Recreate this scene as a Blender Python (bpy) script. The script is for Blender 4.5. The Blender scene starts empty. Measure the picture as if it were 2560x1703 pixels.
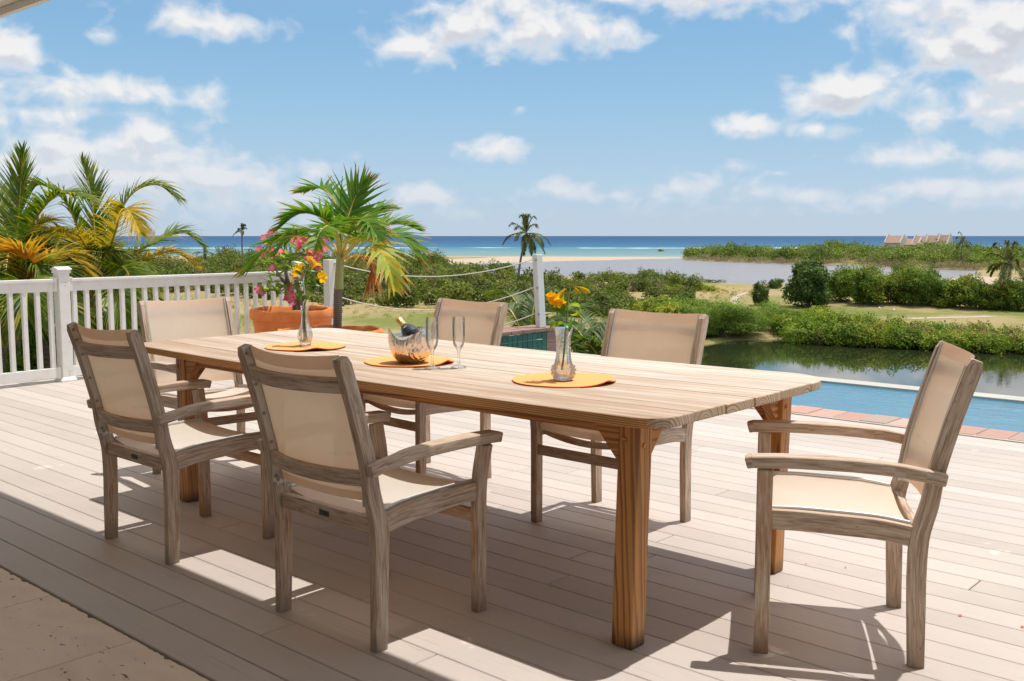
import bpy, bmesh, math, random
import numpy as np
from mathutils import Vector, Matrix, Quaternion

random.seed(7)
RNG = np.random.default_rng(11)
SC = bpy.context.scene
COL = SC.collection
PI = math.pi

# ------------------------------------------------------------------ camera, world, sun, exposure
HEAD = math.radians(41.8)               # heading of the view, left of +Y; deck boards run along X
CA, SA = math.cos(HEAD), math.sin(HEAD)
CAM_H, FPX, CXP, CYP, HORP = 1.283, 2500.0, 1280.0, 851.5, 590.0
PITCH = math.atan((CYP - HORP) / FPX)
cam = bpy.data.objects.new('camera', bpy.data.cameras.new('camera'))
COL.objects.link(cam)
cam.location = (0, 0, CAM_H)
cam.rotation_euler = (PI / 2 - PITCH, 0, HEAD)
cam.data.sensor_width = 36.0
cam.data.lens = FPX / 2560 * 36
cam.data.clip_start = 0.05
cam.data.clip_end = 120000
SC.camera = cam

SUN = Vector((0.12, 0.27, 1.0)).normalized()
sl = bpy.data.lights.new('sun', 'SUN')
sl.energy = 3.15
sl.angle = math.radians(0.53)
sl.color = (1.0, 0.965, 0.915)
sun = bpy.data.objects.new('sun', sl)
COL.objects.link(sun)
sun.location = (2, 6, 20)
sun.rotation_euler = SUN.to_track_quat('Z', 'Y').to_euler()

SC.view_settings.view_transform = 'Standard'
SC.view_settings.look = 'None'
SC.view_settings.exposure = 0.5
SC.view_settings.gamma = 1.0
SC.view_settings.use_curve_mapping = False
SC.render.engine = 'CYCLES'
SC.cycles.max_bounces = 10
SC.cycles.transparent_max_bounces = 24
SC.cycles.caustics_reflective = False
SC.cycles.caustics_refractive = False
SC.cycles.sample_clamp_indirect = 6.0
SC.cycles.use_denoising = True


def site(u, v, z=0.0):
    """u metres to the right along the shore, v metres towards the sea"""
    return Vector((u * CA - v * SA, u * SA + v * CA, z))


def at(px, py, D):
    """point D metres out on the line of sight through a photo pixel"""
    sp, cp = math.sin(PITCH), math.cos(PITCH)
    a, b = (px - CXP) / FPX, (py - CYP) / FPX
    dx, dy, dz = a, cp - b * sp, -sp - b * cp
    t = D / dy
    return site(dx * t, D, CAM_H + dz * t)


def on(px, py, z):
    sp, cp = math.sin(PITCH), math.cos(PITCH)
    a, b = (px - CXP) / FPX, (py - CYP) / FPX
    dy, dz = cp - b * sp, -sp - b * cp
    t = (z - CAM_H) / dz
    return site(a * t, dy * t, z)


def uvof(p):
    return (p.x * CA + p.y * SA, -p.x * SA + p.y * CA)


# ------------------------------------------------------------------ node helpers
class G:
    def __init__(s, nt):
        s.nt = nt

    def n(s, typ, ins=None, **at_):
        x = s.nt.nodes.new('ShaderNode' + typ)
        for k, v in at_.items():
            setattr(x, k, v)
        for k, v in (ins or {}).items():
            s.put(x.inputs[k], v)
        return x

    def put(s, sock, v):
        if isinstance(v, bpy.types.NodeSocket):
            s.nt.links.new(v, sock)
        else:
            if isinstance(v, (tuple, list)) and sock.type == 'RGBA' and len(v) == 3:
                v = (*v, 1)
            sock.default_value = v

    def math(s, op, a, b=0.0, c=0.0, clamp=False):
        x = s.n('Math', {0: a, 1: b, 2: c}, operation=op)
        x.use_clamp = clamp
        return x.outputs[0]

    def vm(s, op, a, b=(0, 0, 0)):
        x = s.n('VectorMath', {0: a, 1: b}, operation=op)
        return x.outputs['Value'] if op in ('LENGTH', 'DOT_PRODUCT', 'DISTANCE') else x.outputs[0]

    def mix(s, f, a, b, blend='MIX'):
        x = s.n('Mix', data_type='RGBA', blend_type=blend)
        s.put(x.inputs[0], f); s.put(x.inputs[6], a); s.put(x.inputs[7], b)
        return x.outputs[2]

    def ramp(s, f, stops):
        x = s.n('ValToRGB', {0: f})
        cr = x.color_ramp
        while len(cr.elements) < len(stops):
            cr.elements.new(0.5)
        for e, (p, c) in zip(cr.elements, stops):
            e.position = p
            e.color = (*c, 1) if isinstance(c, (tuple, list)) else (c, c, c, 1)
        return x.outputs[0]

    def noise(s, vec, scale, detail=4, rough=0.55, dist=0.0, out='Fac'):
        x = s.n('TexNoise', {'Vector': vec, 'Scale': scale, 'Detail': detail, 'Roughness': rough, 'Distortion': dist})
        return x.outputs[out]

    def sm(s, x, lo, hi, a=0.0, b=1.0):
        m = s.n('MapRange', {0: x, 1: lo, 2: hi, 3: a, 4: b}, interpolation_type='SMOOTHSTEP')
        return m.outputs[0]

    def scale(s, vec, sc):
        return s.vm('MULTIPLY', vec, sc)

    def obj(s):
        return s.n('TexCoord').outputs['Object']

    def uv(s):
        return s.n('TexCoord').outputs['UV']

    def pos(s):
        return s.n('NewGeometry').outputs['Position']

    def isl(s):
        return s.n('NewGeometry').outputs['Random Per Island']

    def rnd(s):
        return s.n('ObjectInfo').outputs['Random']

    def shift(s, vec, k=37.0):
        r = s.math('MULTIPLY', s.rnd(), k)
        c = s.n('CombineXYZ', {0: r, 1: r, 2: r}).outputs[0]
        return s.vm('ADD', vec, c)

    def bump(s, h, strength=0.3, dist=0.01):
        return s.n('Bump', {'Strength': strength, 'Distance': dist, 'Height': h}).outputs[0]


def mat(name):
    m = bpy.data.materials.new(name)
    m.use_nodes = True
    m.node_tree.nodes.clear()
    g = G(m.node_tree)
    out = g.n('OutputMaterial')
    return m, g, out


def pbr(name, fn=None, **kw):
    """principled material; fn(g) returns a dict of input sockets"""
    m, g, out = mat(name)
    ins = dict(kw)
    if fn:
        ins.update(fn(g))
    ins = {k.replace('_', ' '): v for k, v in ins.items()}
    b = g.n('BsdfPrincipled', ins)
    g.put(out.inputs[0], b.outputs[0])
    return m


# ------------------------------------------------------------------ sky with cumulus
def make_world():
    w = bpy.data.worlds.new('World')
    SC.world = w
    w.use_nodes = True
    nt = w.node_tree
    nt.nodes.clear()
    g = G(nt)
    out = g.n('OutputWorld')
    el = math.asin(SUN.z)
    sky = g.n('TexSky', sky_type='NISHITA')
    sky.sun_disc = False
    sky.sun_elevation = el
    sky.sun_rotation = math.atan2(SUN.x, SUN.y)
    sky.altitude = 0
    sky.air_density = 1.0
    sky.dust_density = 0.3
    sky.ozone_density = 1.6
    d = g.n('TexCoord').outputs['Generated']
    sp = g.n('SeparateXYZ', {0: d})
    X, Y, Z = sp.outputs[0], sp.outputs[1], sp.outputs[2]
    r = g.math('ADD', g.math('MULTIPLY', X, CA), g.math('MULTIPLY', Y, SA))
    f = g.math('ADD', g.math('MULTIPLY', X, -SA), g.math('MULTIPLY', Y, CA))
    az = g.math('ARCTAN2', r, f)
    ele = g.math('ARCSINE', g.math('MINIMUM', g.math('MAXIMUM', Z, -1.0), 1.0))
    P0 = g.n('CombineXYZ', {0: az, 1: ele, 2: 0.0}).outputs[0]
    clouds = [  # px, py, half width, half height, weight
        (1050, 128, 125, 38, .95), (1185, 85, 150, 72, 1), (1400, 95, 160, 60, 1), (1290, 40, 150, 42, .9), (1540, 15, 110, 22, .7),
        (1830, 5, 250, 55, 1), (540, 75, 150, 45, .8), (480, 55, 60, 40, .8), (640, 80, 110, 26, .55), (300, 108, 50, 20, .45),
        (35, 140, 88, 66, .95), (0, 215, 110, 50, .8), (190, 225, 165, 38, .85), (390, 240, 160, 36, .8), (100, 290, 270, 28, .65), (470, 260, 110, 26, .7),
        (20, 310, 80, 25, .6), (395, 330, 80, 55, .95), (250, 375, 150, 55, .9), (370, 395, 200, 35, .8), (510, 380, 70, 22, .55),
        (330, 440, 330, 62, 1), (560, 450, 280, 55, .95), (800, 435, 90, 35, .75), (640, 500, 420, 50, .7), (150, 420, 220, 70, .95), (250, 540, 420, 35, .4),
        (1240, 378, 85, 32, .9), (1300, 278, 40, 14, .5), (2130, 228, 150, 52, 1), (2050, 270, 110, 36, .9), (2230, 215, 70, 34, .8),
        (1880, 322, 95, 32, .95), (2030, 328, 80, 22, .7), (2330, 40, 160, 90, .9), (2450, 110, 220, 110, 1), (2520, 220, 190, 90, .9), (2440, 290, 150, 45, .8),
        (2550, 60, 200, 120, 1), (2290, 400, 140, 36, .9), (2190, 405, 90, 26, .7), (2490, 400, 90, 45, .7), (2330, 470, 130, 30, .75), (2500, 470, 130, 30, .7), (2450, 510, 160, 25, .5),
        (1060, 488, 90, 30, .8), (1010, 480, 40, 22, .7), (1200, 500, 110, 20, .55), (1390, 478, 90, 30, .85), (1530, 492, 70, 20, .7), (1700, 470, 90, 34, .85), (1660, 500, 90, 26, .7),
        (1880, 485, 90, 28, .85), (2000, 492, 80, 22, .6), (2180, 505, 90, 20, .55), (1850, 520, 420, 22, .4), (1300, 530, 420, 22, .4), (1940, 435, 30, 10, .7), (1830, 418, 60, 14, .45), (2100, 530, 300, 20, .4),
        # the same weather goes on to the sides
        (-500, 300, 300, 120, .9), (-900, 120, 420, 140, .9), (-1500, 380, 500, 120, .8), (3000, 300, 320, 130, .9), (3500, 120, 420, 160, .9), (4200, 380, 500, 120, .8)]

    def field(P):
        acc = None
        for (px, py, rx, ry, wt) in clouds:
            ca = math.atan((px - CXP) / FPX); ce = math.atan((HORP - py) / FPX) * math.cos(ca)
            q = g.n('VectorMath', {0: P, 1: (FPX / rx, FPX / ry, 0), 2: (-ca * FPX / rx, -ce * FPX / ry, 0)}, operation='MULTIPLY_ADD').outputs[0]
            l = g.math('MULTIPLY_ADD', g.vm('LENGTH', q), -0.62 * wt, 1.05 * wt)
            acc = l if acc is None else g.math('SMOOTH_MAX', acc, l, 0.25)
        n1 = g.noise(g.scale(P, (1, 1.35, 1)), 30, 6, 0.50, 0.3)
        n2 = g.noise(g.scale(P, (1, 1.5, 1)), 11, 3, 0.5)
        x = g.math('ADD', acc, g.math('MULTIPLY_ADD', n1, 1.5, -0.75))
        x = g.math('ADD', x, g.math('MULTIPLY_ADD', n2, 0.8, -0.4))
        return x
    dens = field(P0)
    up = field(g.vm('ADD', P0, (0.004, 0.013, 0)))
    # unseen cumulus overhead on a flat cloud deck, thickened and warmed for fill light
    zz = g.math('ADD', g.math('MAXIMUM', Z, 0.0), 0.12)
    pl = g.n('CombineXYZ', {0: g.math('DIVIDE', X, zz), 1: g.math('DIVIDE', Y, zz), 2: 0.0}).outputs[0]
    gn = g.noise(pl, 1.6, 7, 0.55)
    gm = g.math('MULTIPLY', g.sm(gn, 0.40, 0.56), g.sm(ele, 0.245, 0.33))
    mask = g.sm(dens, 0.24, 0.88)
    low = g.sm(ele, 0.0, 0.09, 0.70, 1.0)
    mask = g.math('MULTIPLY', mask, low)
    shade = g.sm(g.math('SUBTRACT', up, dens), -0.24, 0.16)
    core = g.sm(dens, 0.42, 0.95)
    shade = g.math('MULTIPLY', shade, core)
    ccol = g.mix(shade, (0.625, 0.625, 0.630), (0.43, 0.455, 0.505))
    ccol = g.mix(g.sm(ele, 0.02, 0.12, 0.5, 0.0), ccol, (0.46, 0.50, 0.56))
    K = 0.10
    skyc = g.n('VectorMath', {0: sky.outputs[0], 1: (K, K, K)}, operation='MULTIPLY').outputs[0]
    # sea air: colour of the low sky
    skyc = g.mix(1.0, skyc, SKY_TINT, 'MULTIPLY')
    skyc = g.mix(g.sm(ele, 0.10, 0.40, 0.95, 0.0), skyc, g.ramp(g.math('MULTIPLY', ele, 5.0), [(0.0, (0.360, 0.440, 0.535)), (0.25, (0.320, 0.440, 0.555)), (0.6, (0.235, 0.395, 0.550)), (1.0, (0.145, 0.315, 0.515))]))
    c = g.mix(mask, skyc, ccol)
    c = g.mix(gm, c, (0.86, 0.83, 0.79))
    c = g.n('VectorMath', {0: c, 1: (1 / K, 1 / K, 1 / K)}, operation='MULTIPLY').outputs[0]
    bg = g.n('Background', {0: c, 1: K})
    g.put(out.inputs[0], bg.outputs[0])


SKY_TINT = (1.0, 0.98, 0.92)
make_world()

# ------------------------------------------------------------------ mesh helpers
class MB:
    """collects quads / polygons (with uvs and material slots) and links them as one mesh object"""
    def __init__(s):
        s.v = []; s.f = []; s.uv = []; s.mi = []

    def face(s, idx, uv=None, mi=0):
        s.f.append(tuple(idx)); s.uv.append(uv if uv else [(0, 0)] * len(idx)); s.mi.append(mi)

    def box(s, c, size, R=None, mi=0):
        cx, cy, cz = c; hx, hy, hz = size[0] / 2, size[1] / 2, size[2] / 2
        n = len(s.v)
        for dz in (-hz, hz):
            for dx, dy in ((-hx, -hy), (hx, -hy), (hx, hy), (-hx, hy)):
                p = Vector((dx, dy, dz))
                if R is not None:
                    p = R @ p
                s.v.append((p.x + cx, p.y + cy, p.z + cz))
        L = max(range(3), key=lambda i: size[i])
        for q in ((3, 2, 1, 0), (4, 5, 6, 7), (0, 1, 5, 4), (1, 2, 6, 5), (2, 3, 7, 6), (3, 0, 4, 7)):
            uv = []
            for i in q:
                p = (hx * (1 if i in (1, 2, 5, 6) else -1), hy * (1 if i in (2, 3, 6, 7) else -1), hz * (1 if i > 3 else -1))
                o = [p[k] for k in range(3) if k != L]
                uv.append((p[L], o[0] + o[1]))
            s.face([n + i for i in q], uv, mi)

    def sweep(s, path, W, H, side, mi=0):
        """rectangular bar along a path: W across (along side), H the other way"""
        path = [Vector(p) for p in path]; k = len(path)
        W = W if hasattr(W, '__len__') else [W] * k
        H = H if hasattr(H, '__len__') else [H] * k
        side = Vector(side); n0 = len(s.v); L = 0; ls = []
        for i, p in enumerate(path):
            T = (path[min(i + 1, k - 1)] - path[max(i - 1, 0)]).normalized()
            S = (side - T * side.dot(T)).normalized()
            N = T.cross(S)
            if i: L += (p - path[i - 1]).length
            ls.append(L)
            for a, b in ((-1, -1), (1, -1), (1, 1), (-1, 1)):
                q = p + S * (a * W[i] / 2) + N * (b * H[i] / 2)
                s.v.append(tuple(q))
        for i in range(k - 1):
            per = [0, W[i], W[i] + H[i], 2 * W[i] + H[i], 2 * W[i] + 2 * H[i]]
            for j in range(4):
                a, b = n0 + i * 4 + j, n0 + i * 4 + (j + 1) % 4
                s.face((a, b, b + 4, a + 4), [(ls[i], per[j]), (ls[i], per[j + 1]), (ls[i + 1], per[j + 1]), (ls[i + 1], per[j])], mi)
        e = n0 + (k - 1) * 4
        s.face((n0 + 3, n0 + 2, n0 + 1, n0), [(0, 0), (0, .02), (.02, .02), (.02, 0)], mi)
        s.face((e, e + 1, e + 2, e + 3), [(0, 0), (0, .02), (.02, .02), (.02, 0)], mi)

    def tube(s, path, rad, n=8, mi=0, cap=True):
        path = [Vector(p) for p in path]; k = len(path)
        rad = rad if hasattr(rad, '__len__') else [rad] * k
        n0 = len(s.v); ref = Vector((0, 0, 1)); L = 0; ls = []
        T0 = (path[1] - path[0]).normalized()
        if abs(T0.dot(ref)) > .9: ref = Vector((1, 0, 0))
        A = T0.cross(ref).normalized()
        for i, p in enumerate(path):
            T = (path[min(i + 1, k - 1)] - path[max(i - 1, 0)]).normalized()
            A = (A - T * A.dot(T)).normalized(); B = T.cross(A)
            if i: L += (p - path[i - 1]).length
            ls.append(L)
            for j in range(n):
                t = 2 * PI * j / n
                s.v.append(tuple(p + (A * math.cos(t) + B * math.sin(t)) * rad[i]))
        for i in range(k - 1):
            for j in range(n):
                a, b = n0 + i * n + j, n0 + i * n + (j + 1) % n
                s.face((a, b, b + n, a + n), [(ls[i], j / n), (ls[i], (j + 1) / n), (ls[i + 1], (j + 1) / n), (ls[i + 1], j / n)], mi)
        if cap:
            s.face([n0 + j for j in reversed(range(n))], None, mi)
            s.face([n0 + (k - 1) * n + j for j in range(n)], None, mi)

    def lathe(s, prof, n=32, c=(0, 0, 0), rf=None, zf=None, mi=0, R=None):
        n0 = len(s.v)
        for i, (r, z) in enumerate(prof):
            for j in range(n):
                t = 2 * PI * j / n
                rr = r * (rf(t, z, i) if rf else 1); zz = z + (zf(t, z, i) if zf else 0)
                p = Vector((rr * math.cos(t), rr * math.sin(t), zz))
                if R is not None: p = R @ p
                s.v.append((p.x + c[0], p.y + c[1], p.z + c[2]))
        for i in range(len(prof) - 1):
            for j in range(n):
                a, b = n0 + i * n + j, n0 + i * n + (j + 1) % n
                s.face((a, b, b + n, a + n), [(i, j / n), (i, (j + 1) / n), (i + 1, (j + 1) / n), (i + 1, j / n)], mi)
        if prof[0][0] > 1e-6: s.face([n0 + j for j in reversed(range(n))], None, mi)
        if prof[-1][0] > 1e-6:
            e = n0 + (len(prof) - 1) * n
            s.face([e + j for j in range(n)], None, mi)

    def grid(s, P, mi=0, uv=None):
        """P[i][j] points"""
        n0 = len(s.v); ni, nj = len(P), len(P[0])
        for row in P:
            for p in row: s.v.append(tuple(p))
        for i in range(ni - 1):
            for j in range(nj - 1):
                a = n0 + i * nj + j
                u = [(i / (ni - 1), j / (nj - 1)), (i / (ni - 1), (j + 1) / (nj - 1)), ((i + 1) / (ni - 1), (j + 1) / (nj - 1)), ((i + 1) / (ni - 1), j / (nj - 1))]
                s.face((a, a + 1, a + nj + 1, a + nj), u, mi)

    def prism(s, poly, axis, d0, d1, mi=0):
        """poly of 2-D points extruded along axis: 'x': (y,z), 'y': (x,z), 'z': (x,y)"""
        def P(a, b, d): return {'x': (d, a, b), 'y': (a, d, b), 'z': (a, b, d)}[axis]
        n = len(poly); n0 = len(s.v)
        for d in (d0, d1):
            for a, b in poly: s.v.append(P(a, b, d))
        s.face([n0 + i for i in reversed(range(n))], [poly[i] for i in reversed(range(n))], mi)
        s.face([n0 + n + i for i in range(n)], list(poly), mi)
        L = 0
        for i in range(n):
            j = (i + 1) % n; l = math.dist(poly[i], poly[j])
            s.face((n0 + i, n0 + j, n0 + n + j, n0 + n + i), [(L, d0), (L + l, d0), (L + l, d1), (L, d1)], mi); L += l

    def mesh(s, name, mats, smooth=False, bevel=0.0, seg=2, ang=35, fix=True, merge=False):
        me = bpy.data.meshes.new(name)
        me.from_pydata([tuple(v) for v in s.v], [], s.f)
        ul = me.uv_layers.new(name='UVMap')
        flat = [c for u in s.uv for p in u for c in p]
        ul.data.foreach_set('uv', flat)
        me.polygons.foreach_set('material_index', s.mi)
        for m in (mats if isinstance(mats, (list, tuple)) else [mats]): me.materials.append(m)
        if fix or bevel or merge:
            bm = bmesh.new(); bm.from_mesh(me)
            if merge: bmesh.ops.remove_doubles(bm, verts=bm.verts, dist=1e-5)
            if fix: bmesh.ops.recalc_face_normals(bm, faces=bm.faces)
            if bevel:
                es = [e for e in bm.edges if len(e.link_faces) == 2 and e.calc_face_angle(0) > math.radians(ang)]
                bmesh.ops.bevel(bm, geom=es, offset=bevel, segments=seg, profile=0.6, affect='EDGES', clamp_overlap=True)
            bm.to_mesh(me); bm.free()
        if smooth:
            me.polygons.foreach_set('use_smooth', [True] * len(me.polygons))
            me.set_sharp_from_angle(angle=math.radians(42))
        me.update()
        return me

    def build(s, name, mats, parent=None, **kw):
        return link(name, s.mesh(name, mats, **kw), parent)


def link(name, me, parent=None, loc=None, rot=None, scale=None):
    o = bpy.data.objects.new(name, me)
    COL.objects.link(o)
    if parent: o.parent = parent
    if loc is not None: o.location = loc
    if rot is not None: o.rotation_euler = rot
    if scale is not None: o.scale = scale
    return o


def tag(o, label=None, cat=None, group=None, kind=None):
    if label: o['label'] = label
    if cat: o['category'] = cat
    if group: o['group'] = group
    if kind: o['kind'] = kind
    return o


def thing(name, label, cat, loc=(0, 0, 0), rotz=0.0, group=None):
    o = link(name, None, None, loc, (0, 0, rotz))
    return tag(o, label, cat, group)


def struct(o):
    o['kind'] = 'structure'
    return o


def copy_tree(o, parent=None):
    c = o.copy(); COL.objects.link(c)
    if parent is not None: c.parent = parent
    for ch in list(o.children): copy_tree(ch, c)
    return c


def quick_mesh(name, V, F, mats, attr=None, mi=None, smooth=False):
    """numpy arrays to a mesh (all faces the same size)"""
    me = bpy.data.meshes.new(name)
    V = np.asarray(V, np.float32); F = np.asarray(F, np.int32)
    nf, k = F.shape
    me.vertices.add(len(V)); me.vertices.foreach_set('co', V.ravel())
    me.loops.add(nf * k); me.loops.foreach_set('vertex_index', F.ravel())
    me.polygons.add(nf)
    me.polygons.foreach_set('loop_start', np.arange(0, nf * k, k, dtype=np.int32))
    for m in (mats if isinstance(mats, (list, tuple)) else [mats]): me.materials.append(m)
    if mi is not None: me.polygons.foreach_set('material_index', np.asarray(mi, np.int32))
    me.update(calc_edges=True)
    if attr:
        for nm, a in attr.items():
            at_ = me.attributes.new(nm, 'FLOAT', 'POINT'); at_.data.foreach_set('value', np.asarray(a, np.float32))
    if smooth: me.polygons.foreach_set('use_smooth', [True] * nf)
    return me


def catmull(pts, n):
    pts = [Vector(p) for p in pts]
    P = [pts[0] * 2 - pts[1]] + pts + [pts[-1] * 2 - pts[-2]]
    out = []
    m = len(pts) - 1
    for i in range(n + 1):
        t = i / n * m; k = min(int(t), m - 1); t -= k
        a, b, c, d = P[k], P[k + 1], P[k + 2], P[k + 3]
        out.append(0.5 * ((2 * b) + (c - a) * t + (2 * a - 5 * b + 4 * c - d) * t * t + (3 * b - a - 3 * c + d) * t ** 3))
    return out

# ------------------------------------------------------------------ materials
def _deck(g):
    o = g.shift(g.obj(), 61.0)
    fine = g.noise(g.scale(o, (3.0, 170.0, 60.0)), 1.0, 4, 0.6)
    cath = g.noise(g.scale(o, (2.2, 38.0, 20.0)), 1.0, 3, 0.5, 1.2)
    blot = g.noise(g.pos(), 1.7, 5, 0.6)
    grain = g.math('MULTIPLY', g.sm(fine, 0.56, 0.72), g.sm(cath, 0.42, 0.62))
    c = g.mix(g.rnd(), (0.412, 0.358, 0.316), (0.505, 0.450, 0.405))
    c = g.mix(g.sm(blot, 0.35, 0.7, 0.0, 0.35), c, (0.56, 0.48, 0.41))
    c = g.mix(g.math('MULTIPLY', grain, 0.55), c, (0.23, 0.165, 0.125))
    spots = g.noise(g.pos(), 3.1, 4, 0.65)
    c = g.mix(g.sm(spots, 0.655, 0.71, 0, 0.6), c, (0.72, 0.63, 0.53))
    dirt = g.noise(g.scale(g.pos(), (0.7, 2.2, 1)), 1.1, 6, 0.65)
    c = g.mix(g.sm(dirt, 0.55, 0.8, 0, 0.35), c, (0.33, 0.27, 0.225))
    h = g.math('SUBTRACT', 0.0, grain)
    return dict(Base_Color=c, Roughness=0.62, Specular_IOR_Level=0.35, Normal=g.bump(h, 0.25, 0.002))


M_DECK = pbr('composite_deck', _deck)


def _trav(g):
    p = g.shift(g.obj(), 9.0)
    n1 = g.noise(g.scale(p, (1, 2.2, 1)), 2.2, 6, 0.6)
    n2 = g.noise(p, 24, 5, 0.6)
    pit = g.noise(g.scale(p, (1, 2.0, 1)), 20, 4, 0.6, 0.6)
    pm = g.sm(pit, 0.645, 0.675)
    c = g.ramp(n1, [(0.25, (0.62, 0.49, 0.37)), (0.5, (0.76, 0.62, 0.485)), (0.75, (0.66, 0.535, 0.41))])
    c = g.mix(g.sm(n2, 0.4, 0.75, 0, 0.35), c, (0.74, 0.62, 0.50))
    c = g.mix(pm, c, (0.16, 0.115, 0.085))
    h = g.math('SUBTRACT', g.math('MULTIPLY', n2, 0.25), pm)
    return dict(Base_Color=c, Roughness=0.7, Normal=g.bump(h, 0.5, 0.006))


M_TRAV = pbr('travertine', _trav)


def _pvc(g):
    n = g.noise(g.pos(), 9, 4, 0.6)
    c = g.mix(g.sm(n, 0.42, 0.75, 0, 0.5), (0.80, 0.785, 0.76), (0.64, 0.605, 0.55))
    return dict(Base_Color=c, Roughness=0.45)


M_PVC = pbr('white_pvc', _pvc)


def _teak(g, brown=0.0):
    u = g.uv()
    r = g.rnd()
    sh = g.n('CombineXYZ', {0: g.math('MULTIPLY', r, 17.0), 1: g.math('MULTIPLY', r, 5.3), 2: r}).outputs[0]
    u = g.vm('ADD', u, sh)
    fine = g.noise(g.scale(u, (9, 420, 1)), 1.0, 4, 0.65)
    mid = g.noise(g.scale(u, (8, 125, 1)), 1.0, 4, 0.6, 0.8)
    big = g.noise(g.scale(u, (4.0, 9, 1)), 1.0, 4, 0.6)
    spk = g.noise(g.scale(u, (55, 170, 1)), 1.0, 2, 0.5)
    c = g.ramp(mid, [(0.32, (0.31, 0.195, 0.122)), (0.48, (0.52, 0.388, 0.282)), (0.66, (0.66, 0.54, 0.425))])
    c = g.mix(g.sm(fine, 0.50, 0.72, 0, 0.7), c, (0.165, 0.11, 0.07))
    c = g.mix(g.sm(big, 0.60 - brown, 0.80 - brown, 0, 0.75), c, (0.44, 0.21, 0.08))
    c = g.mix(g.math('MULTIPLY', g.sm(spk, 0.70, 0.76), g.sm(big, 0.42, 0.55)), c, (0.055, 0.042, 0.033))
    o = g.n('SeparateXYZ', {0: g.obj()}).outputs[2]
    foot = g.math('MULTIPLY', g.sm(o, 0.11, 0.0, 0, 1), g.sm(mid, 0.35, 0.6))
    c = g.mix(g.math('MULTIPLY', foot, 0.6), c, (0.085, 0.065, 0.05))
    h = g.math('ADD', g.math('MULTIPLY', fine, -0.5), g.math('MULTIPLY', mid, 0.7))
    return dict(Base_Color=c, Roughness=0.72, Specular_IOR_Level=0.3, Normal=g.bump(h, 0.45, 0.0022))


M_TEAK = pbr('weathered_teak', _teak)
M_TEAK_B = pbr('weathered_teak_browner', lambda g: _teak(g, 0.16))


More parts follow.
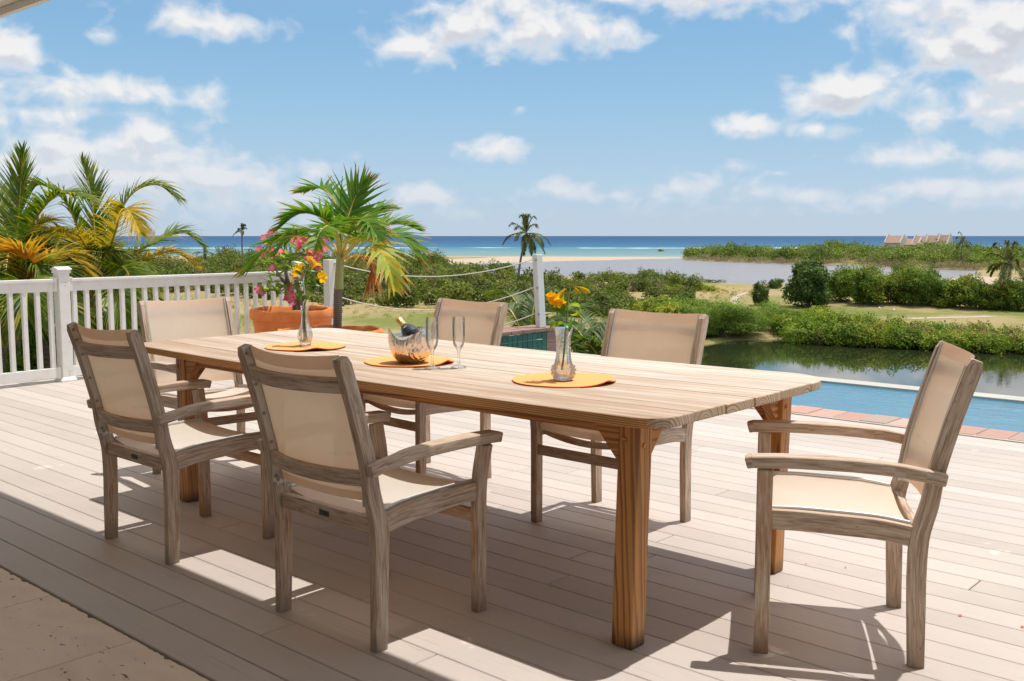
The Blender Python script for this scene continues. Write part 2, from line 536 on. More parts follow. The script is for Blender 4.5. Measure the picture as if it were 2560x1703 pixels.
def _pine(axis, top):
    def fn(g):
        o = g.obj()
        r = g.rnd()
        perm = {'x': (0, 1, 2), 'y': (1, 0, 2), 'z': (2, 0, 1)}[axis]
        sp = g.n('SeparateXYZ', {0: o})
        a, b, c_ = (sp.outputs[i] for i in perm)
        wob = g.noise(g.n('CombineXYZ', {0: g.math('MULTIPLY', a, 1.3), 1: g.math('MULTIPLY', r, 40.0), 2: 0.0}).outputs[0], 1.0, 3, 0.5)
        wob2 = g.noise(g.n('CombineXYZ', {0: g.math('MULTIPLY', a, 1.1), 1: g.math('MULTIPLY', b, 5.0), 2: g.math('MULTIPLY', r, 31.0)}).outputs[0], 1.0, 3, 0.5)
        b = g.math('MULTIPLY_ADD', a, 0.0 if top else 0.035, b)
        y = g.math('ADD', b, g.math('ADD', g.math('MULTIPLY_ADD', r, 0.16, -0.08), g.math('MULTIPLY_ADD', wob, 0.03, -0.015)))
        z = g.math('ADD', c_, g.math('ADD', g.math('MULTIPLY_ADD', g.math('FRACT', g.math('MULTIPLY', r, 7.7)), 0.05, 0.045), g.math('MULTIPLY_ADD', wob2, 0.014, -0.007)))
        rr = g.math('SQRT', g.math('ADD', g.math('MULTIPLY', y, y), g.math('MULTIPLY', z, z)))
        ring = g.math('FRACT', g.math('MULTIPLY_ADD', rr, 100.0 if top else 62.0, g.math('MULTIPLY', g.noise(g.n('CombineXYZ', {0: g.math('MULTIPLY', rr, 34.0), 1: g.math('MULTIPLY', r, 9.0), 2: g.math('MULTIPLY', a, 0.8)}).outputs[0], 1.0, 2), 3.2)))
        late = g.math('MULTIPLY', g.sm(ring, 0.35, 0.85), g.sm(ring, 1.0, 0.93))
        fine = g.noise(g.n('CombineXYZ', {0: g.math('MULTIPLY', a, 3.0), 1: g.math('MULTIPLY', b, 210.0), 2: g.math('MULTIPLY', c_, 210.0)}).outputs[0], 1.0, 4, 0.6)
        st = g.noise(g.n('CombineXYZ', {0: g.math('MULTIPLY', a, 1.4), 1: g.math('MULTIPLY', b, 26.0), 2: r}).outputs[0], 1.0, 5, 0.6)
        # where the board faces the sky it has bleached to pale grey-tan, its sides keep the old orange
        nz = g.n('SeparateXYZ', {0: g.n('NewGeometry').outputs['Normal']}).outputs[2]
        brown = g.mix(g.math('MULTIPLY', late, 0.8), (0.60, 0.335, 0.135) if top else (0.58, 0.255, 0.066), (0.215, 0.068, 0.015))
        brown = g.mix(g.sm(fine, 0.5, 0.75, 0, 0.35), brown, (0.10, 0.04, 0.014))
        brown = g.mix(g.sm(st, 0.45, 0.8, 0, 0.4), brown, (0.52, 0.33, 0.17))
        if not top:
            hz = g.sm(sp.outputs[2], 0.07, 0.0, 0, 0.85)
            brown = g.mix(g.math('MULTIPLY', hz, g.sm(st, 0.3, 0.55)), brown, (0.03, 0.018, 0.01))
            return dict(Base_Color=brown, Roughness=0.55, Normal=g.bump(g.math('SUBTRACT', fine, late), 0.3, 0.002))
        l2 = g.math('FRACT', g.math('MULTIPLY_ADD', c_, 150.0, g.math('ADD', g.math('MULTIPLY', wob, 2.4), g.math('MULTIPLY', b, 26.0))))
        l2 = g.math('MULTIPLY', g.sm(l2, 0.3, 0.75), g.sm(l2, 1.0, 0.9))
        brown = g.mix(g.math('MULTIPLY', l2, 0.8), (0.66, 0.35, 0.135), (0.31, 0.118, 0.03))
        brown = g.mix(g.sm(st, 0.45, 0.8, 0, 0.35), brown, (0.52, 0.33, 0.17))
        pale = g.mix(g.sm(st, 0.36, 0.66), (0.46, 0.35, 0.26), (0.63, 0.555, 0.475))
        pale = g.mix(g.math('MULTIPLY', late, 0.42), pale, (0.30, 0.19, 0.105))
        pale = g.mix(g.sm(fine, 0.55, 0.78, 0, 0.45), pale, (0.33, 0.24, 0.165))
        dark = g.noise(g.scale(o, (1.2, 18, 1)), 1.0, 4, 0.6)
        grey = g.noise(g.shift(g.scale(o, (0.9, 7, 1)), 3.0), 1.3, 5, 0.6)
        pale = g.mix(g.sm(grey, 0.50, 0.68, 0, 0.6), pale, (0.47, 0.415, 0.36))
        pale = g.mix(g.sm(dark, 0.54, 0.74, 0, 0.6), pale, (0.36, 0.25, 0.165))
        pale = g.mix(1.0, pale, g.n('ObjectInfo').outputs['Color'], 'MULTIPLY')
        kn = g.n('TexVoronoi', {'Vector': g.shift(g.scale(o, (1.15, 4.0, 0.4)), 13.0), 'Scale': 1.5, 'Randomness': 1.0})
        kd = g.sm(kn.outputs['Distance'], 0.035, 0.015)
        pale = g.mix(g.math('MULTIPLY', kd, 0.8), pale, (0.19, 0.09, 0.045))
        end = g.mix(g.math('MULTIPLY', late, 0.75), (0.55, 0.42, 0.29), (0.22, 0.125, 0.065))
        nx = g.math('ABSOLUTE', g.n('SeparateXYZ', {0: g.n('NewGeometry').outputs['Normal']}).outputs[0])
        c = g.mix(g.sm(nz, 0.30, 0.85), brown, pale)
        c = g.mix(g.math('MULTIPLY', g.sm(nx, 0.45, 0.75), g.sm(nz, 0.75, 0.45)), c, end)
        h = g.math('SUBTRACT', g.math('MULTIPLY', fine, 0.6), g.math('MULTIPLY', late, 0.6))
        return dict(Base_Color=c, Roughness=0.68, Specular_IOR_Level=0.3, Normal=g.bump(h, 0.35, 0.002))
    return fn


M_PINE_TOP = pbr('pine_plank', _pine('x', True))
M_PINE_X = pbr('pine_apron_long', _pine('x', False))
M_PINE_Y = pbr('pine_apron_short', _pine('y', False))
M_PINE_Z = pbr('pine_leg', _pine('z', False))


def _sling():
    m, g, out = mat('cream_mesh_sling')
    u = g.obj()
    n = g.noise(u, 3.5, 4, 0.6)
    wv = g.noise(g.scale(g.uv(), (130, 130, 1)), 1.0, 2, 0.6)
    c = g.mix(g.sm(n, 0.35, 0.75), (0.99, 0.94, 0.855), (0.955, 0.885, 0.775))
    c = g.mix(g.sm(wv, 0.42, 0.66, 0, 0.3), c, (0.82, 0.71, 0.57))
    st = g.noise(g.scale(u, (3, 3, 14)), 1.0, 4, 0.6)
    c = g.mix(g.sm(st, 0.66, 0.82, 0, 0.35), c, (0.50, 0.35, 0.21))
    b = g.bump(g.math('ADD', g.math('MULTIPLY', wv, 0.12), g.noise(g.scale(u, (5, 5, 2.2)), 1.3, 3, 0.5)), 0.45, 0.012)
    d = g.n('BsdfDiffuse', {'Color': c, 'Roughness': 0.6, 'Normal': b})
    t = g.n('BsdfTranslucent', {'Color': g.mix(0.75, c, (1.0, 0.60, 0.27), 'MULTIPLY')})
    mx = g.n('MixShader', {0: 0.40, 1: d.outputs[0], 2: t.outputs[0]})
    tr = g.n('BsdfTransparent', {'Color': (1, 0.95, 0.86, 1)})
    m2 = g.n('MixShader', {0: 0.03, 1: mx.outputs[0], 2: tr.outputs[0]})
    g.put(out.inputs[0], m2.outputs[0])
    return m


M_SLING = _sling()
M_HEM = pbr('cream_hem', Base_Color=(0.74, 0.61, 0.45, 1), Roughness=0.8)
M_ALU = pbr('aluminium_track', Base_Color=(0.62, 0.60, 0.57, 1), Metallic=0.35, Roughness=0.42)
M_SCREW = pbr('steel_screw', Base_Color=(0.36, 0.33, 0.29, 1), Metallic=0.8, Roughness=0.4)
M_PLATE = pbr('tarnished_plate', lambda g: dict(Base_Color=g.ramp(g.noise(g.obj(), 60, 4), [(0.35, (0.035, 0.028, 0.022)), (0.7, (0.16, 0.13, 0.095))]), Metallic=0.5, Roughness=0.5))


def _terra(g):
    p = g.pos()
    n = g.noise(p, 5, 6, 0.62)
    n2 = g.noise(g.scale(p, (1, 1, 2.2)), 3.1, 5, 0.6)
    c = g.ramp(n, [(0.3, (0.66, 0.175, 0.040)), (0.55, (0.80, 0.25, 0.065)), (0.75, (0.83, 0.33, 0.12))])
    c = g.mix(g.sm(n2, 0.60, 0.70, 0, 0.6), c, (0.74, 0.52, 0.39))
    h = g.math('ADD', g.noise(p, 90, 3), g.math('MULTIPLY', n, 2.0))
    return dict(Base_Color=c, Roughness=0.85, Normal=g.bump(h, 0.3, 0.006))


M_TERRA = pbr('terracotta', _terra)
M_SOIL = pbr('soil', lambda g: dict(Base_Color=g.ramp(g.noise(g.pos(), 40, 5), [(0.3, (0.03, 0.02, 0.012)), (0.7, (0.12, 0.08, 0.05))]), Roughness=1.0, Normal=g.bump(g.noise(g.pos(), 60, 4), 0.8, 0.02)))


def foliage(name, cols, tr=0.28, dead=None, seed=1.0, clump=0.16, rough=0.6, gloss=0.012, dead_amt=0.1, clump2=0.05, boost=1.25):
    """leaf material: hue varies leaf by leaf and in patches"""
    m, g, out = mat(name)
    r = g.isl()
    p = g.pos()
    n = g.noise(p, clump, 3, 0.5)
    n2 = g.noise(g.vm('ADD', p, (31 * seed, 7, 3)), clump2, 2, 0.5)
    f = g.math('ADD', g.math('MULTIPLY', r, 0.42), g.math('MULTIPLY_ADD', n, 2.0, -0.74))
    k = len(cols) - 1
    c = g.ramp(f, [(0.12 + 0.76 * i / k, tuple(min(.5, q * boost * w) for q, w in zip(col, (1.08, 1.08, .78)))) for i, col in enumerate(cols)])
    if dead:
        fr = g.math('FRACT', g.math('MULTIPLY', r, 17.3))
        thr = g.math('SUBTRACT', 1.0, g.math('MULTIPLY', g.sm(n2, 0.42, 0.68), 2 * dead_amt))
        c = g.mix(g.sm(g.math('SUBTRACT', fr, thr), -0.01, 0.01), c, dead)
    d = g.n('BsdfDiffuse', {'Color': c})
    t = g.n('BsdfTranslucent', {'Color': g.mix(1.0, c, (1.25, 1.35, 0.55), 'MULTIPLY')})
    mx = g.n('MixShader', {0: tr, 1: d.outputs[0], 2: t.outputs[0]})
    gl = g.n('BsdfGlossy', {'Color': (1, 1, 1, 1), 'Roughness': rough})
    m2 = g.n('MixShader', {0: gloss, 1: mx.outputs[0], 2: gl.outputs[0]})
    g.put(out.inputs[0], m2.outputs[0])
    return m


M_SCRUB = foliage('dark_scrub_leaf', [(0.040, 0.058, 0.016), (0.078, 0.108, 0.026), (0.125, 0.155, 0.038), (0.19, 0.20, 0.07)], dead=(0.16, 0.13, 0.085), dead_amt=0.16)
M_MANG = foliage('mangrove_leaf', [(0.055, 0.085, 0.022), (0.090, 0.140, 0.030), (0.135, 0.185, 0.042), (0.19, 0.22, 0.065)], dead=(0.24, 0.19, 0.13), dead_amt=0.10, clump=0.11)
M_BRUSH = foliage('grey_brush', [(0.16, 0.125, 0.095), (0.24, 0.195, 0.155), (0.32, 0.26, 0.215), (0.16, 0.16, 0.07)], tr=0.1, clump=0.2)
M_BANK = foliage('bank_hedge_leaf', [(0.050, 0.085, 0.016), (0.100, 0.165, 0.022), (0.165, 0.225, 0.035), (0.26, 0.28, 0.05)], dead=(0.42, 0.28, 0.08), dead_amt=0.10, clump=0.32, clump2=0.13)
M_BANKD = foliage('bank_dry_leaf', [(0.16, 0.11, 0.06), (0.22, 0.16, 0.09), (0.28, 0.21, 0.13), (0.16, 0.17, 0.06)], tr=0.15, clump=0.7)
M_WILLOW = foliage('willowy_leaf', [(0.075, 0.115, 0.026), (0.12, 0.175, 0.040), (0.17, 0.235, 0.058), (0.24, 0.30, 0.09)], clump=0.6, tr=0.3)
M_GRAPE = foliage('sea_grape_leaf', [(0.090, 0.135, 0.022), (0.15, 0.215, 0.030), (0.22, 0.28, 0.045), (0.30, 0.32, 0.07)], dead=(0.50, 0.30, 0.06), dead_amt=0.12, clump=0.6, clump2=0.3)
M_TREE = foliage('round_tree_leaf', [(0.020, 0.040, 0.010), (0.040, 0.078, 0.016), (0.070, 0.120, 0.024), (0.14, 0.18, 0.045)], clump=0.5, gloss=0.02)
M_BUSH = foliage('broad_bush_leaf', [(0.036, 0.066, 0.012), (0.075, 0.130, 0.020), (0.13, 0.190, 0.030), (0.20, 0.24, 0.055)], dead=(0.44, 0.30, 0.05), dead_amt=0.08, clump=0.32, clump2=0.12)
M_GARDEN = foliage('garden_leaf', [(0.040, 0.080, 0.014), (0.080, 0.16, 0.022), (0.13, 0.24, 0.03), (0.22, 0.32, 0.06)], clump=3.0, tr=0.35)
M_TUFT = foliage('dry_tuft_grass', [(0.16, 0.16, 0.05), (0.27, 0.225, 0.095), (0.36, 0.28, 0.14), (0.20, 0.21, 0.06)], tr=0.25, clump=0.25)
M_FARPALM = foliage('far_palm_leaf', [(0.030, 0.050, 0.016), (0.060, 0.085, 0.024), (0.10, 0.12, 0.035), (0.20, 0.17, 0.07)], clump=1.5)
M_BARK = pbr('bark', lambda g: dict(Base_Color=g.ramp(g.noise(g.scale(g.pos(), (1, 1, 6)), 4, 5), [(0.3, (0.11, 0.085, 0.065)), (0.7, (0.26, 0.215, 0.17))]), Roughness=0.9))


def frond_mat(name, green, yellow, tip, tipw=0.25, yel=0.3, rate=0.6):
    """palm leaflet: uv.x runs base to tip; tips scorch to orange-brown, some leaflets yellow"""
    m, g, out = mat(name)
    sp = g.n('SeparateXYZ', {0: g.uv()})
    s, fr = sp.outputs[0], sp.outputs[1]
    r = g.isl()
    n = g.noise(g.pos(), 6.0, 3, 0.6)
    c = g.mix(r, green[0], green[1])
    c = g.mix(g.sm(g.math('ADD', g.math('MULTIPLY', g.math('FRACT', g.math('MULTIPLY', r, 7.1)), 0.6), n), 1.05 - yel, 1.35 - yel), c, yellow)
    r2 = g.math('FRACT', g.math('MULTIPLY', r, 13.7))
    start = g.math('SUBTRACT', 1.04, g.math('MULTIPLY', g.math('MULTIPLY', r2, fr), 2 * tipw))
    start = g.math('ADD', start, g.math('MULTIPLY_ADD', n, 0.3, -0.15))
    c = g.mix(g.sm(g.math('SUBTRACT', s, start), -0.08, 0.05), c, tip)
    c = g.mix(g.sm(g.math('SUBTRACT', s, start), 0.08, 0.22), c, (0.46, 0.31, 0.20))
    d = g.n('BsdfDiffuse', {'Color': c})
    t = g.n('BsdfTranslucent', {'Color': g.mix(1.0, c, (1.4, 1.45, 0.5), 'MULTIPLY')})
    mx = g.n('MixShader', {0: 0.40, 1: d.outputs[0], 2: t.outputs[0]})
    gl = g.n('BsdfGlossy', {'Color': (1, 1, 1, 1), 'Roughness': 0.5})
    m2 = g.n('MixShader', {0: 0.018, 1: mx.outputs[0], 2: gl.outputs[0]})
    g.put(out.inputs[0], m2.outputs[0])
    return m


M_FR_G = frond_mat('coconut_frond_green', ((0.065, 0.130, 0.012), (0.155, 0.225, 0.022)), (0.42, 0.36, 0.03), (0.44, 0.28, 0.05), 0.08, 0.16)
M_FR_D = frond_mat('low_coconut_frond', ((0.050, 0.095, 0.020), (0.11, 0.165, 0.040)), (0.24, 0.25, 0.07), (0.30, 0.24, 0.09), 0.08, 0.10)
M_FR_Y = frond_mat('coconut_frond_yellowing', ((0.13, 0.17, 0.012), (0.27, 0.26, 0.02)), (0.55, 0.38, 0.03), (0.56, 0.30, 0.10), 0.24, 0.55)
M_FR_O = frond_mat('coconut_frond_orange', ((0.26, 0.23, 0.02), (0.44, 0.31, 0.03)), (0.60, 0.29, 0.035), (0.60, 0.42, 0.27), 0.34, 0.65)
M_POT_FR = frond_mat('christmas_palm_frond', ((0.055, 0.150, 0.012), (0.130, 0.260, 0.022)), (0.27, 0.31, 0.03), (0.40, 0.11, 0.022), 0.26, 0.12)
M_POT_FY = frond_mat('christmas_palm_yellow', ((0.25, 0.32, 0.03), (0.40, 0.40, 0.04)), (0.50, 0.42, 0.05), (0.50, 0.19, 0.04), 0.32, 0.3)
M_POT_FD = frond_mat('christmas_palm_dead', ((0.40, 0.135, 0.03), (0.50, 0.22, 0.07)), (0.46, 0.17, 0.035), (0.58, 0.40, 0.26), 0.40, 0.4)
M_RACHIS = pbr('frond_rachis', lambda g: dict(Base_Color=g.mix(g.noise(g.pos(), 3.0), (0.40, 0.37, 0.05), (0.52, 0.34, 0.06)), Roughness=0.5))
M_RACHIS_O = pbr('frond_rachis_orange', Base_Color=(0.55, 0.27, 0.04, 1), Roughness=0.5)


def _ringtrunk(g):
    z = g.n('SeparateXYZ', {0: g.obj()}).outputs[2]
    ring = g.math('FRACT', g.math('MULTIPLY', z, 55.0))
    grey = g.mix(g.sm(ring, 0.55, 0.8), (0.20, 0.165, 0.14), (0.075, 0.055, 0.045))
    grn = g.mix(g.noise(g.scale(g.obj(), (30, 30, 5)), 1.0, 4), (0.30, 0.33, 0.095), (0.36, 0.345, 0.15))
    n = g.noise(g.scale(g.obj(), (14, 14, 2)), 1.0, 3)
    grn = g.mix(g.sm(n, 0.5, 0.75, 0, 0.6), grn, (0.34, 0.27, 0.16))
    c = g.mix(g.sm(z, 0.815, 0.822), grey, grn)
    return dict(Base_Color=c, Roughness=0.55, Normal=g.bump(ring, 0.3, 0.004))


M_RING = pbr('ringed_palm_trunk', _ringtrunk)
M_ROSEBARK = pbr('desert_rose_bark', lambda g: dict(Base_Color=g.ramp(g.noise(g.pos(), 22, 5), [(0.3, (0.15, 0.11, 0.085)), (0.7, (0.34, 0.28, 0.22))]), Roughness=0.8))
M_ROSELEAF = foliage('desert_rose_leaf', [(0.05, 0.10, 0.022), (0.10, 0.17, 0.035), (0.16, 0.25, 0.06), (0.25, 0.33, 0.10)], clump=5, tr=0.4, boost=1.8)


def petal(name, c0, c1, c2, tr=0.35):
    m, g, out = mat(name)
    s = g.n('SeparateXYZ', {0: g.uv()}).outputs[0]
    c = g.ramp(s, [(0.0, c0), (0.35, c1), (1.0, c2)])
    d = g.n('BsdfDiffuse', {'Color': c})
    t = g.n('BsdfTranslucent', {'Color': c})
    mx = g.n('MixShader', {0: tr, 1: d.outputs[0], 2: t.outputs[0]})
    g.put(out.inputs[0], mx.outputs[0])
    return m


M_PINK = petal('pink_petal', (0.90, 0.66, 0.32), (0.95, 0.34, 0.48), (0.92, 0.065, 0.25), 0.5)
M_YEL = petal('yellow_petal', (0.70, 0.42, 0.02), (0.86, 0.52, 0.015), (0.90, 0.60, 0.03))
M_WILT = petal('wilted_yellow_petal', (0.62, 0.46, 0.03), (0.92, 0.56, 0.02), (0.93, 0.55, 0.015))
M_BOUQLEAF = foliage('bouquet_leaf', [(0.022, 0.068, 0.010), (0.042, 0.115, 0.014), (0.07, 0.16, 0.02), (0.13, 0.24, 0.03)], clump=9, tr=0.3, rough=0.35, gloss=0.03)
M_BUDLEAF = foliage('lime_leaf', [(0.10, 0.20, 0.02), (0.16, 0.27, 0.03), (0.26, 0.36, 0.04), (0.36, 0.42, 0.05)], clump=9, tr=0.35)
M_STEM = pbr('plant_stem', Base_Color=(0.22, 0.30, 0.06, 1), Roughness=0.5)


def thin_glass(name, tint=(1, 1, 1), body=0.04, rough=0.0, edge=1.0):
    """blown glass: clear face on, mirror-like towards its edges"""
    m, g, out = mat(name)
    fr = g.n('Fresnel', {'IOR': 1.5}).outputs[0]
    lw = g.n('LayerWeight', {'Blend': 0.45}).outputs['Facing']
    tcol = g.mix(g.sm(lw, 0.35, 1.0), tint, (0.80, 0.83, 0.86))
    t = g.n('BsdfTransparent', {'Color': tcol})
    gl = g.n('BsdfGlossy', {'Color': (1, 1, 1, 1), 'Roughness': rough})
    mx = g.n('MixShader', {0: g.math('MINIMUM', g.math('MULTIPLY', fr, edge), 0.85), 1: t.outputs[0], 2: gl.outputs[0]})
    re = g.n('BsdfGlass', {'Color': (1, 1, 1, 1), 'Roughness': rough, 'IOR': 1.45})
    m2 = g.n('MixShader', {0: body, 1: mx.outputs[0], 2: re.outputs[0]})
    g.put(out.inputs[0], m2.outputs[0])
    return m


M_FLUTE = thin_glass('flute_glass', body=0.10)
M_VASE = thin_glass('pressed_glass', (0.98, 0.97, 0.95), 0.38, 0.02, 1.2)
M_WATERV = thin_glass('vase_water', (0.95, 0.96, 0.90), 0.05)


def _silver(g):
    o = g.obj()
    w = g.n('TexWave', {'Vector': g.scale(o, (1, 1, 0.55)), 'Scale': 14.0, 'Distortion': 14.0, 'Detail': 2.0, 'Detail Scale': 1.3}, wave_type='BANDS')
    return dict(Base_Color=(0.80, 0.69, 0.585, 1), Metallic=1.0, Roughness=0.2, Normal=g.bump(w.outputs['Fac'], 0.6, 0.0035))


M_SILVER = pbr('hammered_silver', _silver)
M_SILVER_IN = pbr('polished_silver', Base_Color=(0.82, 0.81, 0.79, 1), Metallic=1.0, Roughness=0.18)
M_BOTTLE = pbr('dark_bottle', Base_Color=(0.012, 0.016, 0.022, 1), Roughness=0.12)
M_FOIL = pbr('gold_foil', lambda g: dict(Base_Color=(0.83, 0.52, 0.17, 1), Metallic=0.85, Roughness=0.34, Normal=g.bump(g.noise(g.obj(), 160, 3), 0.7, 0.003)))
M_LABEL = pbr('navy_label', Base_Color=(0.022, 0.032, 0.055, 1), Roughness=0.4)


def _mat(g):
    o = g.obj()
    sp = g.n('SeparateXYZ', {0: o})
    r = g.math('SQRT', g.math('ADD', g.math('MULTIPLY', sp.outputs[0], sp.outputs[0]), g.math('MULTIPLY', sp.outputs[1], sp.outputs[1])))
    a = g.math('ARCTAN2', sp.outputs[1], sp.outputs[0])
    ring = g.math('FRACT', g.math('MULTIPLY', r, 200.0))
    tw = g.noise(g.n('CombineXYZ', {0: g.math('MULTIPLY', a, 40.0), 1: g.math('FLOOR', g.math('MULTIPLY', r, 200.0)), 2: 0.0}).outputs[0], 1.0, 1)
    rid = g.math('MULTIPLY', g.sm(ring, 0.0, 0.4), g.sm(ring, 1.0, 0.6))
    nz = g.n('SeparateXYZ', {0: g.n('NewGeometry').outputs['Normal']}).outputs[2]
    c = g.mix(rid, (0.82, 0.27, 0.055), (0.95, 0.455, 0.14))
    c = g.mix(g.math('MULTIPLY', tw, 0.4), c, (0.95, 0.46, 0.145))
    c = g.mix(g.sm(nz, 0.25, 0.0), c, (0.75, 0.10, 0.02))
    h = g.math('ADD', rid, g.math('MULTIPLY', tw, 0.5))
    return dict(Base_Color=c, Roughness=0.8, Normal=g.bump(h, 0.5, 0.002))


M_PLACE = pbr('woven_placemat', _mat)


def _ground():
    m, g, out = mat('dry_grass_ground')
    p = g.pos()
    at_s = g.n('Attribute', attribute_name='sand').outputs['Fac']
    at_g = g.n('Attribute', attribute_name='green').outputs['Fac']
    n1 = g.noise(p, 0.055, 5, 0.6)
    n2 = g.noise(p, 0.33, 6, 0.7)
    n3 = g.noise(p, 1.6, 6, 0.75)
    dry = g.mix(n3, (0.27, 0.205, 0.095), (0.38, 0.30, 0.155))
    grn = g.mix(n3, (0.115, 0.145, 0.036), (0.205, 0.215, 0.065))
    f = g.math('ADD', g.math('MULTIPLY', n1, 0.9), g.math('MULTIPLY', n2, 0.45))
    f = g.math('ADD', f, g.math('MULTIPLY_ADD', at_g, 0.22, -0.08))
    c = g.mix(g.sm(f, 0.52, 0.80), dry, grn)
    sand = g.mix(n2, (0.38, 0.305, 0.225), (0.48, 0.395, 0.30))
    c = g.mix(g.sm(g.math('ADD', at_s, g.math('MULTIPLY_ADD', n2, 0.5, -0.25)), 0.4, 0.6), c, sand)
    b = g.n('BsdfPrincipled', {'Base Color': c, 'Roughness': 0.95, 'Specular IOR Level': 0.1, 'Normal': g.bump(g.math('ADD', n2, n3), 0.6, 0.25)})
    g.put(out.inputs[0], b.outputs[0])
    return m


M_GROUND = _ground()
M_PATH = pbr('sand_path', lambda g: dict(Base_Color=g.mix(g.noise(g.pos(), 0.8, 4), (0.35, 0.295, 0.22), (0.44, 0.375, 0.29)), Roughness=0.95))


def _sea(g):
    p = g.pos()
    sp = g.n('SeparateXYZ', {0: p})
    v = g.math('ADD', g.math('MULTIPLY', sp.outputs[0], -SA), g.math('MULTIPLY', sp.outputs[1], CA))
    u = g.math('ADD', g.math('MULTIPLY', sp.outputs[0], CA), g.math('MULTIPLY', sp.outputs[1], SA))
    q = g.n('CombineXYZ', {0: g.math('MULTIPLY', u, 0.006), 1: g.math('MULTIPLY', v, 0.012), 2: 0.0}).outputs[0]
    n = g.noise(q, 1.0, 4, 0.6)
    vv = g.math('ADD', v, g.math('MULTIPLY_ADD', n, 260.0, -130.0))
    c = g.ramp(g.math('DIVIDE', vv, 3000.0), [(0.17, (0.21, 0.30, 0.27)), (0.22, (0.135, 0.235, 0.245)), (0.30, (0.075, 0.190, 0.240)), (0.36, (0.025, 0.125, 0.215)), (0.55, (0.013, 0.085, 0.185)), (1.0, (0.010, 0.062, 0.155))])
    # surf over the reef and white caps beyond
    q2 = g.n('CombineXYZ', {0: g.math('MULTIPLY', u, 0.012), 1: g.math('MULTIPLY', v, 0.022), 2: 3.0}).outputs[0]
    s = g.noise(q2, 1.0, 5, 0.62)
    band = g.math('MULTIPLY', g.sm(v, 930, 965), g.sm(v, 1060, 1000))
    s = g.math('ADD', s, g.math('MULTIPLY_ADD', band, 0.248, -0.22))
    foam = g.sm(s, 0.53, 0.58)
    band2 = g.math('MULTIPLY', g.sm(v, 720, 760), g.sm(v, 850, 800))
    q4 = g.n('CombineXYZ', {0: g.math('MULTIPLY', u, 0.02), 1: g.math('MULTIPLY', v, 0.05), 2: 8.0}).outputs[0]
    foam = g.math('MAXIMUM', foam, g.math('MULTIPLY', band2, g.sm(g.noise(q4, 1.0, 4, 0.6), 0.68, 0.72)))
    q3 = g.n('CombineXYZ', {0: g.math('MULTIPLY', u, 0.035), 1: g.math('MULTIPLY', v, 0.012), 2: 7.0}).outputs[0]
    caps = g.math('MULTIPLY', g.sm(g.noise(q3, 1.0, 3, 0.7), 0.71, 0.76), g.sm(v, 1150, 1300))
    caps = g.math('MULTIPLY', caps, g.sm(v, 9000, 5000))
    foam = g.math('MAXIMUM', foam, g.math('MULTIPLY', caps, 0.65))
    c = g.mix(foam, c, (0.85, 0.86, 0.86))
    swell = g.noise(g.n('CombineXYZ', {0: g.math('MULTIPLY', u, 0.03), 1: g.math('MULTIPLY', v, 0.06), 2: 1.0}).outputs[0], 1.0, 5, 0.7)
    c = g.mix(g.sm(swell, 0.35, 0.7, 0, 0.30), c, g.mix(1.0, c, (0.55, 0.65, 0.75), 'MULTIPLY'))
    return dict(Base_Color=c, Roughness=0.6, Specular_IOR_Level=0.12)


M_SEA = pbr('sea_water', _sea)


def _lagoon(g):
    p = g.pos()
    q = g.n('CombineXYZ', {0: g.math('ADD', g.math('MULTIPLY', g.n('SeparateXYZ', {0: p}).outputs[0], CA), g.math('MULTIPLY', g.n('SeparateXYZ', {0: p}).outputs[1], SA)), 1: g.math('MULTIPLY', g.math('ADD', g.math('MULTIPLY', g.n('SeparateXYZ', {0: p}).outputs[0], -SA), g.math('MULTIPLY', g.n('SeparateXYZ', {0: p}).outputs[1], CA)), 0.6), 2: 0.0}).outputs[0]
    n = g.noise(q, 0.5, 5, 0.7)
    n2 = g.noise(q, 0.03, 3, 0.5)
    c = g.mix(g.sm(n, 0.35, 0.65), (0.165, 0.150, 0.150), (0.255, 0.240, 0.245))
    c = g.mix(g.sm(n2, 0.4, 0.7, 0, 0.5), c, (0.21, 0.185, 0.17))
    return dict(Base_Color=c, Roughness=0.32, Specular_IOR_Level=0.5, Normal=g.bump(n, 0.5, 0.4))


M_LAGOON = pbr('lagoon_water', _lagoon)


def _pond(g):
    p = g.pos()
    n = g.noise(p, 1.3, 4, 0.65)
    big = g.noise(p, 0.06, 3, 0.5)
    return dict(Base_Color=g.mix(big, (0.018, 0.024, 0.010), (0.030, 0.036, 0.016)), Roughness=0.015, IOR=1.5, Normal=g.bump(n, g.sm(big, 0.40, 0.62, 0.004, 0.03), 0.2))


M_POND = pbr('pond_water', _pond)


def _pool(g):
    p = g.pos()
    q = g.scale(p, (1.0, 1.4, 1))
    n = g.math('ADD', g.math('MULTIPLY', g.noise(q, 5.0, 5, 0.65, 0.9), 0.65), g.math('MULTIPLY', g.noise(q, 17.0, 3, 0.6), 0.4))
    n2 = g.noise(p, 0.9, 3, 0.5)
    c = g.mix(n2, (0.028, 0.145, 0.235), (0.050, 0.20, 0.29))
    c = g.mix(g.sm(n, 0.5, 0.75, 0, 0.35), c, (0.12, 0.33, 0.45))
    return dict(Base_Color=c, Roughness=0.06, IOR=1.33, Normal=g.bump(n, 0.32, 0.03))


M_POOL = pbr('pool_water', _pool)
M_RIM = pbr('pool_rim_plaster', lambda g: dict(Base_Color=g.mix(g.noise(g.pos(), 3, 5), (0.38, 0.36, 0.31), (0.50, 0.48, 0.42)), Roughness=0.5))
M_BASIN = pbr('pool_plaster', Base_Color=(0.25, 0.42, 0.50, 1), Roughness=0.7)


